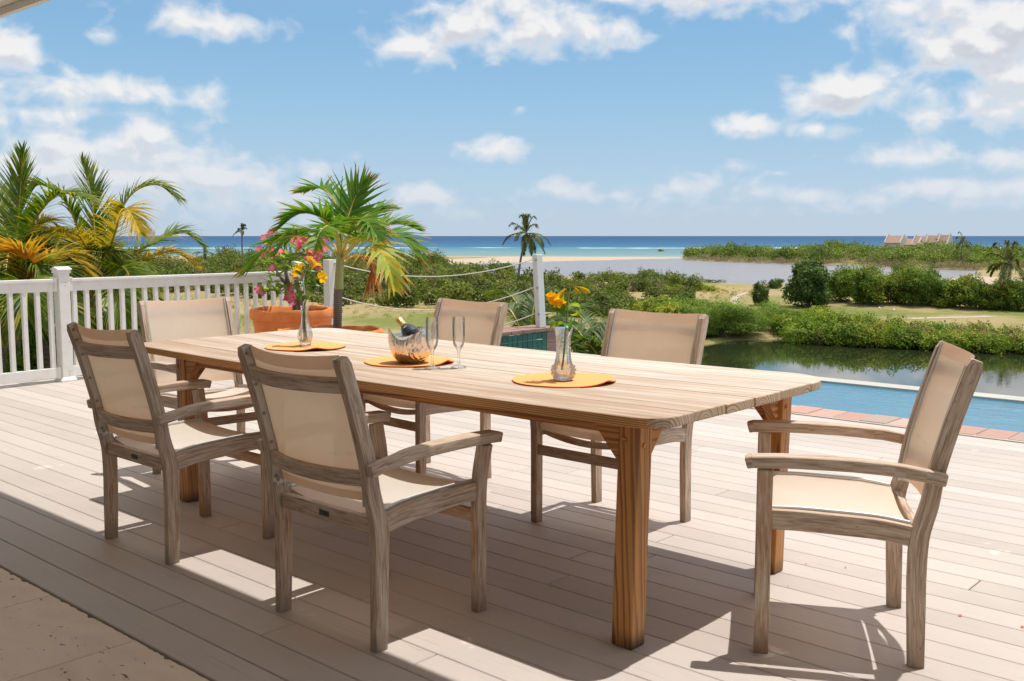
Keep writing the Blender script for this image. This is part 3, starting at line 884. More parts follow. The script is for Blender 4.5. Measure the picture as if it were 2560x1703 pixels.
def _coping(g):
    r = g.rnd()
    n = g.noise(g.shift(g.obj(), 50.0), 22, 5, 0.65)
    c = g.ramp(g.math('ADD', r, g.math('MULTIPLY_ADD', n, 0.3, -0.15)), [(0.05, (0.34, 0.27, 0.215)), (0.25, (0.40, 0.225, 0.17)), (0.6, (0.45, 0.25, 0.195)), (0.9, (0.50, 0.315, 0.255))])
    c = g.mix(g.sm(n, 0.5, 0.7, 0, 0.35), c, (0.40, 0.21, 0.165))
    return dict(Base_Color=c, Roughness=0.75, Normal=g.bump(n, 0.4, 0.004))


M_COPING = pbr('coping_brick', _coping)
M_WALLBRICK = pbr('wall_coping_stone', lambda g: dict(Base_Color=g.mix(g.noise(g.shift(g.obj(), 30.0), 18, 5), (0.20, 0.10, 0.075), (0.36, 0.215, 0.17)), Roughness=0.8, Normal=g.bump(g.noise(g.obj(), 40, 4), 0.5, 0.004)))
M_MORTAR = pbr('mortar', Base_Color=(0.52, 0.47, 0.40, 1), Roughness=0.9)
M_TILE = pbr('green_glazed_tile', lambda g: dict(Base_Color=g.mix(g.rnd(), (0.004, 0.085, 0.050), (0.012, 0.135, 0.080)), Roughness=0.16))
M_ROPE = pbr('white_rope', lambda g: dict(Base_Color=(0.66, 0.62, 0.53, 1), Roughness=0.9, Normal=g.bump(g.math('FRACT', g.math('ADD', g.math('MULTIPLY', g.n('SeparateXYZ', {0: g.uv()}).outputs[0], 60.0), g.n('SeparateXYZ', {0: g.uv()}).outputs[1])), 0.6, 0.004)))
M_POSTW = pbr('white_painted_wood', lambda g: dict(Base_Color=g.mix(g.noise(g.scale(g.obj(), (14, 14, 3)), 1.0, 5), (0.64, 0.62, 0.58), (0.76, 0.745, 0.71)), Roughness=0.6))
M_SLATS = pbr('dark_stained_slat', lambda g: dict(Base_Color=g.mix(g.noise(g.scale(g.obj(), (2, 2, 30)), 1.0, 4), (0.055, 0.042, 0.036), (0.115, 0.09, 0.078)), Roughness=0.8))
M_CREAM = pbr('cream_stucco', lambda g: dict(Base_Color=g.mix(g.noise(g.pos(), 3, 5), (0.80, 0.76, 0.70), (0.83, 0.80, 0.75)), Roughness=0.9))
M_SOFFIT = pbr('cream_soffit', Base_Color=(0.74, 0.68, 0.60, 1), Roughness=0.8)
M_HWALL = pbr('ruin_plaster', lambda g: dict(Base_Color=g.mix(g.noise(g.pos(), 0.5, 5), (0.44, 0.40, 0.35), (0.62, 0.575, 0.52)), Roughness=0.9))
M_HROOF = pbr('faded_clay_roof', lambda g: dict(Base_Color=g.mix(g.noise(g.pos(), 0.9, 5, 0.7), (0.31, 0.185, 0.135), (0.45, 0.305, 0.235)), Roughness=0.9))
M_DARK = pbr('deck_frame', Base_Color=(0.16, 0.125, 0.10, 1), Roughness=1.0)
M_LITTER = pbr('dry_leaf', lambda g: dict(Base_Color=g.mix(g.rnd(), (0.42, 0.16, 0.06), (0.18, 0.08, 0.04)), Roughness=0.8))
M_GOLF = pbr('white_marker', Base_Color=(0.8, 0.8, 0.8, 1), Roughness=0.5)

# ------------------------------------------------------------------ terrain and water
PLAIN, WATER, SEAZ = -9.7, -9.98, -10.4


def poly_uv(pxs, z):
    return np.array([uvof(on(x, y, z)) for x, y in pxs])


LAGOON = poly_uv([(1090, 664), (1180, 660), (1270, 657), (1500, 651), (1700, 646), (1760, 652), (1900, 656), (2060, 661), (2200, 665), (2330, 671), (2430, 676), (2450, 681), (2410, 690), (2370, 702), (2340, 708), (2300, 712), (2200, 713), (2080, 713), (1990, 713), (1920, 712), (1840, 709), (1760, 704), (1650, 694), (1560, 690), (1480, 692), (1380, 694), (1280, 694), (1180, 690), (1120, 676)], WATER)
POND = poly_uv([(1560, 905), (1640, 872), (1763, 864), (1851, 853), (1985, 848), (2010, 853), (2100, 858), (2177, 862), (2330, 869), (2560, 880), (2800, 890), (2900, 960), (2900, 1150), (1500, 1150), (1480, 980)], WATER)
SAND = poly_uv([(1000, 652), (1150, 647), (1270, 642), (1690, 638), (1710, 648), (1500, 652), (1270, 658), (1100, 666), (1020, 662)], PLAIN)
SAND2 = poly_uv([(2360, 690), (2440, 690), (2540, 694), (2600, 700), (2540, 708), (2440, 712), (2370, 705)], PLAIN)
GREEN = [poly_uv(q, PLAIN) for q in ([(1880, 775), (2250, 778), (2560, 772), (2700, 775), (2700, 800), (2300, 792), (1950, 795)], [(860, 800), (1090, 798), (1090, 822), (860, 815)], [(480, 790), (640, 790), (640, 815), (480, 815)])]


def sdist(poly, u, v):
    """signed distance, positive inside"""
    inside = np.zeros(u.shape, bool); dmin = np.full(u.shape, 1e9)
    n = len(poly)
    for i in range(n):
        (x0, y0), (x1, y1) = poly[i], poly[(i + 1) % n]
        dx, dy = x1 - x0, y1 - y0
        t = np.clip(((u - x0) * dx + (v - y0) * dy) / (dx * dx + dy * dy + 1e-9), 0, 1)
        dmin = np.minimum(dmin, np.hypot(u - x0 - t * dx, v - y0 - t * dy))
        c = ((y0 > v) != (y1 > v)) & (u < (x1 - x0) * (v - y0) / (y1 - y0 + 1e-12) + x0)
        inside ^= c
    return np.where(inside, dmin, -dmin)


def wob(u, v, s, seed=0.0):
    return (np.sin(u * s + seed + 1.3 * np.sin(v * s * 0.7 + seed)) + np.sin(v * s * 1.3 + 2.1 * seed + 1.1 * np.sin(u * s * 0.9))) * 0.5


def sstep(x, a, b):
    t = np.clip((x - a) / (b - a), 0, 1)
    return t * t * (3 - 2 * t)


MOUNDS = [(on(2150, 757, PLAIN), 22, 9, 1.0), (on(2330, 770, PLAIN), 16, 6, 0.5), (on(1560, 745, PLAIN), 25, 12, 0.8), (on(950, 785, PLAIN), 16, 8, 0.5)]


def ground_z(u, v):
    u = np.asarray(u, float); v = np.asarray(v, float)
    # garden terrace left of the deck, steep bank everywhere else
    left = sstep(u, -3.4, -5.2) * sstep(v, 30, 17)
    slope = PLAIN + (-1.6 - PLAIN) * (1 - sstep(v, 8, 62)) ** 1.3
    drop = -1.6 * sstep(v, 9, 13)
    base = slope + drop * sstep(v, 60, 20)
    near = -0.95 - 0.03 * (v - 8)
    z = base * (1 - left) + near * left
    z = np.where(v < 8, -1.0, z)
    flat = sstep(v, 60, 75)
    z = z + flat * (0.12 * wob(u, v, 0.05) + 0.05 * wob(u, v, 0.21, 2.0))
    for p, ru, rv, h in MOUNDS:
        mu, mv = uvof(p)
        z = z + h * np.exp(-((u - mu) / ru) ** 2 - ((v - mv) / rv) ** 2)
    k = 1 + v * 0.004
    for poly, dep in ((LAGOON, 1.1), (POND, 1.4)):
        s = sdist(poly, u, v) + 1.6 * wob(u, v, 0.16, 4.0) * k * 0.6
        z = z - dep * sstep(s, -1.2 * k, 1.5 * k)
    # the beach runs down into the sea
    shore = 548 + 14 * wob(u, v * 0, 0.013, 1.0) + 0.05 * np.abs(u)
    z = z - 4.0 * sstep(v, shore - 22, shore + 30)
    return z


def gz(p):
    u, v = uvof(p)
    return float(ground_z(np.array([u]), np.array([v]))[0])


def gp(px, py):
    """ground point under a photo pixel (two refinements are enough on this plain)"""
    z = PLAIN
    for _ in range(4):
        p = on(px, py, z); z = gz(p)
    return Vector((p.x, p.y, z))


def terrain():
    na, nr = 420, 340
    ang = np.radians(np.linspace(-62, 62, na))
    rad = np.geomspace(5.0, 900.0, nr)
    A, Rr = np.meshgrid(ang, rad)
    u = Rr * np.sin(A); v = Rr * np.cos(A)
    z = ground_z(u, v)
    X = u * CA - v * SA; Y = u * SA + v * CA
    V = np.stack([X, Y, z], -1).reshape(-1, 3)
    i, j = np.meshgrid(np.arange(nr - 1), np.arange(na - 1), indexing='ij')
    a = (i * na + j).ravel()
    F = np.stack([a, a + 1, a + na + 1, a + na], 1)
    sand = np.maximum(sstep(sdist(SAND, u, v), -6, 6), sstep(sdist(SAND2, u, v), -3, 4))
    sand = np.maximum(sand, sstep(v, 520, 545))
    gr = np.zeros_like(u)
    for q in GREEN: gr = np.maximum(gr, sstep(sdist(q, u, v) + 4 * wob(u, v, .13, 2.0), -9, 9))
    sand = np.maximum(sand, 0.7 * sstep(sdist(LAGOON, u, v), -3, 1) * sstep(u, 40, 60) * sstep(v, 300, 320))
    me = quick_mesh('ground', V, F, M_GROUND, {'sand': sand.ravel(), 'green': gr.ravel()}, smooth=True)
    struct(link('ground', me))


terrain()


def sheet(name, pts, m, z):
    mb = MB()
    mb.v = [(p[0], p[1], z) for p in pts]
    mb.face(range(len(pts)))
    return struct(mb.build(name, m, fix=False))


sheet('lagoon_water', [site(u, v) for u, v in ((-60, 225), (175, 225), (175, 505), (-60, 505))], M_LAGOON, WATER)
sheet('pond_water', [site(u, v) for u, v in ((5, 40), (95, 40), (95, 116), (5, 116))], M_POND, WATER)


def sea():
    r = [480, 560, 680, 850, 1100, 1500, 2200, 4000, 9000, 25000, 90000]
    a = np.radians(np.linspace(-75, 75, 61))
    V = [site(q * math.sin(t) / math.cos(t * .9), q if True else 0, SEAZ) for q in r for t in a]
    n = len(a)
    F = [(i * n + j, i * n + j + 1, (i + 1) * n + j + 1, (i + 1) * n + j) for i in range(len(r) - 1) for j in range(n - 1)]
    struct(link('sea', quick_mesh('sea', [tuple(v) for v in V], F, M_SEA)))


sea()


def path_strip(name, pxs, w):
    pts = catmull([gp(x, y) for x, y in pxs], 40)
    P = []
    for i, p in enumerate(pts):
        T = (pts[min(i + 1, 40)] - pts[max(i - 1, 0)]); T.z = 0; T.normalize()
        S = Vector((T.y, -T.x, 0))
        row = []
        for k in range(-2, 3):
            q = p + S * (k * w / 4 * (1 + 0.15 * math.sin(i * 1.7 + k)))
            row.append((q.x, q.y, gz(q) + 0.03))
        P.append(row)
    mb = MB(); mb.grid(P)
    return struct(mb.build(name, M_PATH, fix=False))


path_strip('sand_path', [(1842, 768), (1835, 750), (1850, 738), (1878, 728)], 1.1)
path_strip('sand_path', [(1868, 780), (1905, 796), (1955, 806), (2030, 812)], 3.0)
path_strip('cart_path', [(2270, 797), (2340, 795), (2430, 793), (2480, 791)], 2.2)


# ------------------------------------------------------------------ leaf masses
def leaves(blobs, n_per, size, seed, aspect=0.6, shell=0.45, up=0.35, noise_amp=0.2, zmin=None):
    """leaf quads spread through ellipsoid clumps: blobs rows (x,y,z,rx,ry,rz)"""
    rng = np.random.default_rng(seed)
    B = np.asarray(blobs, float)
    area = (B[:, 3] * B[:, 5] + B[:, 3] * B[:, 4])
    cnt = np.maximum(12, (n_per * area / area.mean()).astype(int))
    idx = np.repeat(np.arange(len(B)), cnt)
    N = len(idx)
    d = rng.normal(size=(N, 3)); d[:, 2] += 0.15
    d /= np.linalg.norm(d, axis=1)[:, None]
    lump = 1 + noise_amp * (np.sin(d[:, 0] * 5.1 + idx * 1.7) * np.sin(d[:, 1] * 4.7 + idx * 2.3) + 0.7 * np.sin(d[:, 2] * 7.9 + d[:, 0] * 6 + idx))
    rr = (1 - shell * rng.random(N) ** 1.7) * lump
    C = B[idx, :3] + d * rr[:, None] * B[idx, 3:6]
    if zmin is not None:
        C[:, 2] = np.maximum(C[:, 2], zmin + rng.random(N) * 0.3)
    nrm = d + rng.normal(size=(N, 3)) * 0.75; nrm[:, 2] += up
    nrm /= np.linalg.norm(nrm, axis=1)[:, None]
    t = np.cross(nrm, rng.normal(size=(N, 3))); t /= np.linalg.norm(t, axis=1)[:, None] + 1e-9
    b = np.cross(nrm, t)
    s = size * (0.6 + 0.8 * rng.random(N))[:, None] * 0.5
    V = np.stack([C - t * s, C + b * s * aspect, C + t * s, C - b * s * aspect], 1).reshape(-1, 3)
    return V


def leaf_mesh(name, blobs, n_per, size, m, seed, **kw):
    V = leaves(blobs, n_per, size, seed, **kw)
    F = np.arange(len(V), dtype=np.int32).reshape(-1, 4)
    return quick_mesh(name, V, F, m)


def stuff(name, blobs, n_per, size, m, seed, **kw):
    o = link(name, leaf_mesh(name, blobs, n_per, size, m, seed, **kw))
    o['kind'] = 'stuff'
    return o


def scatter(poly_px, spacing, hlo, hhi, seed, wlo=1.0, whi=1.7, edge=None, flat=1.0):
    """bush clumps over a stretch of ground outlined in photo pixels"""
    rng = random.Random(seed)
    poly = poly_uv(poly_px, PLAIN)
    u0, v0 = poly.min(0); u1, v1 = poly.max(0)
    out = []
    v = v0
    while v < v1:
        step = spacing * (0.7 + v / 260)
        u = u0 + rng.random() * step
        while u < u1:
            uu, vv = u + rng.uniform(-.4, .4) * step, v + rng.uniform(-.4, .4) * step
            if sdist(poly, np.array([uu]), np.array([vv]))[0] > 0 and sdist(LAGOON, np.array([uu]), np.array([vv]))[0] < -2:
                h = rng.uniform(hlo, hhi) * (0.75 + 0.35 * math.sin(uu * .11 + 1.3) * math.sin(vv * .05))
                w = h * rng.uniform(wlo, whi) * .5
                p = site(uu, vv)
                z = gz(p)
                out.append((p.x, p.y, z + h * .42, w * flat, w * flat, h * .58))
                for _ in range(2):
                    a = rng.uniform(0, 2 * PI); k = rng.uniform(.45, .75)
                    out.append((p.x + math.cos(a) * w * .8, p.y + math.sin(a) * w * .8, z + h * (.30 + .25 * rng.random()), w * k, w * k, h * .4 * k + .2))
            u += step
        v += step
    return out


# dark scrub between the garden and the lagoon
stuff('scrub_thicket', scatter([(380, 728), (600, 746), (860, 768), (1090, 768), (1340, 768), (1420, 748), (1360, 708), (1250, 698), (1130, 692), (1020, 672), (760, 664), (560, 660), (420, 662)], 4.6, 1.8, 7.0, 3), 360, 0.50, M_SCRUB, 21, noise_amp=.3)
stuff('scrub_thicket', scatter([(-300, 760), (200, 745), (480, 735), (640, 690), (800, 668), (560, 655), (200, 655), (-300, 660)], 6.5, 1.8, 6.6, 5), 230, 0.62, M_SCRUB, 22, noise_amp=.3)
stuff('low_scrub', scatter([(1340, 802), (1480, 800), (1640, 795), (1760, 772), (1760, 742), (1720, 716), (1600, 704), (1440, 704), (1350, 712)], 4.2, 0.9, 3.6, 8, 1.1, 2.0), 230, 0.40, M_SCRUB, 23, noise_amp=.3)
stuff('low_scrub', scatter([(1640, 735), (1800, 735), (1800, 718), (1640, 708)], 6.0, 0.9, 2.0, 9, 1.4, 2.4), 200, 0.34, M_GRAPE, 24)
# tufty rough grass on the flats
stuff('rough_grass', scatter([(860, 800), (1100, 800), (1340, 806), (1340, 766), (1090, 768), (860, 770)], 2.2, .25, .75, 71, 1.5, 3.2), 60, .22, M_TUFT, 72, aspect=.12, up=-.2)
stuff('rough_grass', scatter([(440, 860), (660, 850), (860, 800), (860, 768), (640, 752), (440, 745)], 2.4, .2, .6, 73, 1.5, 3.2), 60, .20, M_TUFT, 74, aspect=.12, up=-.2)
stuff('rough_grass', scatter([(1700, 790), (1850, 770), (1900, 728), (1780, 716), (1720, 735)], 2.4, .2, .6, 75, 1.5, 3.0), 60, .20, M_TUFT, 76, aspect=.12, up=-.2)
# mangroves on the point, grey driftwood brush along their foot
stuff('mangrove_thicket', scatter([(1708, 648), (1760, 651), (1900, 655), (2060, 659), (2200, 662), (2330, 667), (2450, 670), (2700, 672), (2700, 632), (2300, 630), (1900, 634), (1720, 640)], 4.2, 5.6, 9.0, 12, 1.0, 1.7), 210, 0.85, M_MANG, 25, noise_amp=.3)


def brush_line(pxs, n, hlo, hhi, seed, rlo=1.0, rhi=2.4):
    rng = random.Random(seed); pts = catmull([on(x, y, PLAIN) for x, y in pxs], n); out = []
    for p in pts:
        h = rng.uniform(hlo, hhi)
        q = p + site(rng.uniform(-2, 2), rng.uniform(-1, 3))
        r = rng.uniform(rlo, rhi)
        out.append((q.x, q.y, PLAIN + h * .4, r, r, h * .6))
    return out


stuff('driftwood_brush', brush_line([(1725, 650), (1800, 653), (1900, 657), (2060, 662), (2200, 666), (2330, 671), (2440, 674), (2560, 676)], 170, 1.2, 3.4, 31), 170, 0.55, M_BRUSH, 26, aspect=.14, up=.1)
stuff('grey_mangrove_trunks', brush_line([(1900, 652), (2060, 656), (2200, 660), (2330, 665), (2440, 668)], 34, 4.0, 6.5, 33, 2.0, 3.5), 260, 0.8, M_BRUSH, 27, aspect=.12, up=.1)
stuff('scrub_thicket', brush_line([(560, 676), (760, 668), (900, 667), (1020, 667), (1110, 669)], 46, 3.6, 6.0, 78, 2.2, 4.0), 420, .6, M_SCRUB, 79, noise_amp=.3)
TW1 = scatter([(380, 728), (600, 746), (860, 768), (1340, 768), (1420, 748), (1360, 708), (1130, 692), (760, 664), (420, 662)], 8.5, 2.6, 5.6, 91, .8, 1.3)
TW2 = scatter([(1340, 802), (1640, 795), (1760, 772), (1720, 716), (1440, 704), (1350, 712)], 8.0, 1.5, 3.2, 92, .8, 1.3)
stuff('bare_twigs', TW1 + TW2 + brush_line([(2080, 750), (2240, 754), (2400, 762), (2560, 772)], 16, 3.0, 5.0, 93, 1.0, 2.0), 46, .9, M_BRUSH, 94, aspect=.05, up=.0)
# overgrown pond bank
stuff('bank_hedge', brush_line([(2010, 852), (2100, 855), (2177, 859), (2260, 863)], 34, 1.3, 2.2, 41, .9, 1.5) + brush_line([(2260, 863), (2330, 867), (2450, 873), (2640, 881)], 44, .9, 1.6, 45, .8, 1.5) + brush_line([(1990, 838), (2100, 847), (2250, 851)], 30, 1.6, 2.7, 42, 1.0, 1.6) + brush_line([(2250, 852), (2400, 858), (2640, 868)], 40, 1.1, 2.0, 43, .9, 1.6), 760, 0.24, M_BANK, 28, noise_amp=.34)
stuff('dry_bank_brush', brush_line([(2080, 854), (2200, 857), (2330, 863), (2560, 876)], 40, 1.2, 2.5, 44, .6, 1.4), 330, 0.30, M_BANKD, 29, aspect=.25)
stuff('lakeside_reeds', brush_line([(1480, 691), (1560, 689), (1640, 695), (1730, 703), (1800, 708)], 26, .4, 1.1, 46, .8, 2.2), 70, 0.45, M_SCRUB, 30, aspect=.3)


def plant(name, label, cat, px, py, w_px, h_px, m, leaf, n, seed, lumps=7, trunk=True, low=0.0, group=None, cone=0.0, aspect=.6):
    """a single bush or tree standing on the ground where the photo shows it: trunk with limbs, crown of leaf clumps"""
    base = gp(px, py)
    D = uvof(base)[1]
    w, h = w_px * D / FPX, h_px * D / FPX
    rng = random.Random(seed)
    root = thing(name, label, cat, base, 0, group)
    blobs = [(0, 0, h * .46, w * .38, w * .38, h * .48)]
    for i in range(lumps):
        a = 2 * PI * i / lumps + rng.uniform(-.4, .4)
        zz = h * (rng.uniform(.16, .34) if i % 2 else rng.uniform(.45, .80))
        k = 1 - cone * zz / h
        rad = w * rng.uniform(.20, .33) * k
        blobs.append((math.cos(a) * rad, math.sin(a) * rad, zz, w * rng.uniform(.14, .24) * k, w * rng.uniform(.14, .24) * k, h * rng.uniform(.12, .20)))
    link('crown', leaf_mesh('crown', blobs, n, leaf, m, seed, zmin=0.05, noise_amp=.26, aspect=aspect), root)
    mb = MB()
    mb.tube([(0, 0, -.3), (w * .02, 0, h * .25), (0, w * .02, h * .6)], [w * .035 + .05, w * .028 + .03, .02], 7)
    for i in range(5):
        a = i * 1.3 + seed; r = w * .3
        mb.tube([(0, 0, h * .12), (math.cos(a) * r * .5, math.sin(a) * r * .5, h * .34), (math.cos(a) * r, math.sin(a) * r, h * .6)], [w * .02 + .02, w * .014 + .015, .012], 5)
    mb.build('trunk', M_BARK, root, smooth=True)
    return root


plant('round_tree', 'large dark green round tree standing alone at the edge of the dry fairway', 'tree', 2020, 757, 122, 124, M_TREE, .32, 1500, 51, 16, cone=.32)
plant('round_shrub', 'small dark green conical shrub beside the sandy track, left of the large round tree', 'shrub', 1900, 762, 56, 60, M_TREE, .22, 700, 52, 8, cone=.6)
plant('round_shrub', 'dark round bush half hidden behind the conical shrub near the lagoon shore', 'shrub', 1938, 722, 46, 26, M_TREE, .25, 400, 53, 6)
plant('shore_shrub', 'lone round bush on the pale sand spit beside the mangroves', 'shrub', 1652, 640, 26, 18, M_SCRUB, .6, 220, 54, 5)
plant('scrub_bush', 'round glossy green bush in the scrub right of the chair back', 'shrub', 1718, 768, 54, 42, M_TREE, .22, 600, 55, 8)
BUSHES = [('broad bush directly right of the large round tree', 2100, 752, 90, 88), ('broad bush second from the large round tree', 2170, 756, 110, 92), ('narrow bush left of the yellow flecked tall bush behind the fairway', 2240, 757, 90, 78),
          ('tallest broad bush with yellow leaves in the middle of the thicket', 2300, 760, 110, 98), ('low bush under the gap where the lagoon shows through', 2365, 764, 90, 70), ('rounded bush just left of the large coconut palm trunk', 2425, 768, 100, 86),
          ('low bright bush at the foot of the large coconut palm', 2480, 771, 80, 60), ('dense bush right of the large coconut palm trunk', 2545, 776, 110, 80), ('dark bush behind the first two right of the round tree', 2140, 740, 120, 80),
          ('dark bush behind the yellow flecked tall bush', 2270, 742, 130, 90), ('far low bush behind the large coconut palm', 2520, 742, 110, 46), ('far low bush beside the golden sand patch', 2390, 735, 80, 30)]
for i, (lab, px, py, w, h) in enumerate(BUSHES):
    plant('broad_bush', lab, 'shrub', px, py, w, h, M_BUSH, .27, 1100 if i < 10 else 600, 60 + i, 10, group='bushes massed behind the fairway')
plant('willowy_shrub', 'pale green willowy shrub at the water edge, first right of the chair back', 'shrub', 1800, 872, 190, 100, M_WILLOW, .20, 2300, 80, 14, aspect=.35)
plant('willowy_shrub', 'pale green willowy shrub leaning over the pond by the sandy path', 'shrub', 1930, 856, 150, 76, M_WILLOW, .18, 1600, 81, 10, aspect=.35)
plant('willowy_shrub', 'pale green willowy shrub trailing in the water behind the right rear chair', 'shrub', 1728, 872, 190, 92, M_WILLOW, .20, 2000, 86, 12, aspect=.35)
plant('willowy_shrub', 'small pale green shrub between the willowy shrubs and the creeper mound', 'shrub', 1975, 860, 120, 52, M_WILLOW, .18, 1200, 87, 9, aspect=.35)
plant('willowy_shrub', 'pale green willowy shrub in the middle of the left pond bank', 'shrub', 1865, 868, 130, 70, M_WILLOW, .18, 1400, 88, 9, aspect=.35)
plant('willowy_shrub', 'pale green willowy shrub low behind the tabletop corner chair', 'shrub', 1690, 880, 170, 108, M_WILLOW, .20, 2000, 82, 12, aspect=.35)
plant('sea_grape', 'yellow green sea grape bush showing over the right rear chair back', 'shrub', 1640, 848, 170, 104, M_GRAPE, .26, 1700, 83, 12, aspect=.8)
plant('sea_grape', 'yellow flecked sea grape bush at the right end of its clump', 'shrub', 1745, 838, 110, 70, M_GRAPE, .24, 1100, 84, 10, aspect=.8)
plant('flowering_creeper', 'bright green creeper mound at the left end of the pond bank', 'shrub', 2040, 856, 110, 62, M_BANK, .22, 1300, 85, 10)

# tee markers on the mown mound
for (px, py, lab) in ((2199, 764, 'tiny white ball shaped tee marker, left of the pair'), (2235, 771, 'tiny white ball shaped tee marker, nearer of the pair')):
    p = gp(px, py)
    mb = MB(); mb.lathe([(0.02, -.1), (0.03, .12), (.12, .16), (.17, .28), (.12, .40), (.001, .44)], 10, p)
    tag(mb.build('tee_marker', M_GOLF, smooth=True), lab, 'marker')


# ------------------------------------------------------------------ palms
def frond(mb, pts, nl, Lmax, wid, droop, t0=.12, fan=(38, 66), up=.25, seed=0, k=4, lprof=None, sidev=None, rw=.02, jit=.18, ml=0, mr=1, curl=0.0):
    """pinnate leaf: rachis through pts, nl leaflets a side"""
    rng = random.Random(seed)
    n = 40
    C = catmull(pts, n)
    mb.tube(C, [rw * (1 - .85 * i / n) for i in range(n + 1)], 5, mr)
    for i in range(nl):
        t = t0 + (1 - t0) * (i + .5) / nl
        x = t * n; a = min(int(x), n - 1); fr = x - a
        p = C[a].lerp(C[a + 1], fr)
        T = (C[a + 1] - C[a]).normalized()
        ref = Vector(sidev) if sidev else Vector((0, 0, 1))
        S = T.cross(ref)
        if S.length < .15: S = T.cross(Vector((CA, SA, 0)))
        S.normalize(); N = S.cross(T).normalized()
        tt = (t - t0) / (1 - t0)
        L = Lmax * (lprof(tt) if lprof else (.35 + .65 * math.sin(PI * min(1, tt * .9 + .12)) ** .7) * (1 - .35 * tt))
        for sg in (-1, 1):
            phi = math.radians(fan[0] + (fan[1] - fan[0]) * tt + rng.uniform(-8, 8))
            d = S * (sg * math.cos(phi)) + T * math.sin(phi) + N * (up + rng.uniform(-jit, jit))
            d.normalize()
            l = L * rng.uniform(.85, 1.1); dr = droop * rng.uniform(.6, 1.5)
            Wd = (T - d * T.dot(d)); Wd = Wd.normalized() if Wd.length > .05 else N
            cr = rng.uniform(-curl, curl)
            n0 = len(mb.v)
            for j in range(k + 1):
                s = j / k
                q = p + d * (l * s * (1 - .18 * dr * s)) + Vector((0, 0, -dr * l * s * s * .75)) + S * (cr * l * s * s)
                w = wid * (.55 + .45 * math.sin(PI * min(1, s * 1.3 + .2))) * (1 - s ** 3 * .92)
                wd = (Wd + N * (.35 * sg)).normalized()
                mb.v.append(tuple(q - wd * w / 2)); mb.v.append(tuple(q + wd * w / 2))
            for j in range(k):
                b = n0 + 2 * j
                mb.face((b, b + 1, b + 3, b + 2), [(j / k, tt), (j / k, tt), ((j + 1) / k, tt), ((j + 1) / k, tt)], ml)


def frond_obj(root, pts, mats, **kw):
    mb = MB()
    base = root.location
    frond(mb, [Vector(p) - base for p in pts], **kw)
    return link('frond', mb.mesh('frond', mats, fix=False), root)


# the two coconut palms (and a third low crown) just beyond the white railing
GREENM, YELM, ORAM = [M_FR_G, M_RACHIS], [M_FR_Y, M_RACHIS], [M_FR_O, M_RACHIS_O]


def coconut(label, base_px, D, ground, fronds, trunk_r=.15, name='coconut_palm'):
    c = at(*base_px, D)
    b = Vector((c.x, c.y, ground)) + site(-.25, .2)
    root = thing(name, label, 'palm tree', b)
    mb = MB()
    mb.tube([Vector(q) - b for q in catmull([b + Vector((0, 0, -.4)), b.lerp(c, .5) + site(-.12, .1), c + Vector((0, 0, .15))], 14)], [trunk_r * (1.25 - .4 * i / 14) for i in range(15)], 10)
    mb.build('trunk', M_BARK, root, smooth=True)
    for i, (ctrl, mt, sd) in enumerate(fronds):
        pts = []
        for k, (x, y, dd) in enumerate(ctrl): pts.append(at(x, y, D + dd))
        frond_obj(root, pts, mt, nl=74, Lmax=.80, wid=.030, droop=(.14 if sd in (1, 2, 11) else .42), fan=((50, 74) if sd in (1, 2, 11) else (36, 64)), seed=100 + i * 7 + sd, rw=.024, t0=.14, k=4)
    rng = random.Random(base_px[0])
    for i in range(15):
        a = 2.4 * i + rng.uniform(-.3, .3); e = rng.uniform(-.25, .75)
        d = RIGHT_ * (math.cos(a) * math.cos(e)) + Vector((-SA, CA, 0)) * (math.sin(a) * math.cos(e)) + Vector((0, 0, math.sin(e)))
        L = rng.uniform(1.0, 1.35)
        if d.dot(RIGHT_) > .3 or d.z > .5: L *= .75
        pts = [c, c + d * L * .4 + Vector((0, 0, .10 * L)), c + d * L * .8 + Vector((0, 0, -.02 * L)), c + d * L * 1.05 + Vector((0, 0, -.38 * L))]
        frond_obj(root, pts, (GREENM, GREENM, GREENM, YELM)[i % 4], nl=60, Lmax=.70, wid=.030, droop=.45, seed=900 + i, rw=.022, t0=.14, k=4)
    return root


RIGHT_ = Vector((CA, SA, 0))
coconut('tall coconut palm with upright green fronds at the left edge of the photo', (30, 640), 15.0, -1.0, [
    ([(38, 640, 0), (46, 560, .1), (52, 470, .2), (56, 372, .3)], GREENM, 1),
    ([(35, 640, 0), (10, 560, .4), (-30, 480, .6), (-90, 420, .7)], GREENM, 2),
    ([(45, 640, 0), (90, 545, -.3), (150, 485, -.6), (230, 500, -.9)], GREENM, 3),
    ([(30, 645, 0), (-20, 600, -.6), (-80, 580, -1.2), (-150, 610, -1.6)], GREENM, 4),
    ([(48, 650, 0), (85, 600, .9), (135, 572, 1.7), (200, 590, 2.4)], GREENM, 5),
    ([(30, 660, 0), (25, 625, -.9), (20, 640, -1.6), (12, 700, -2.0)], GREENM, 6),
    ([(60, 655, 0), (100, 640, -.8), (140, 670, -1.3), (165, 740, -1.5)], GREENM, 7),
    ([(20, 655, 0), (-10, 640, .9), (-50, 660, 1.6), (-80, 730, 1.9)], GREENM, 8)])
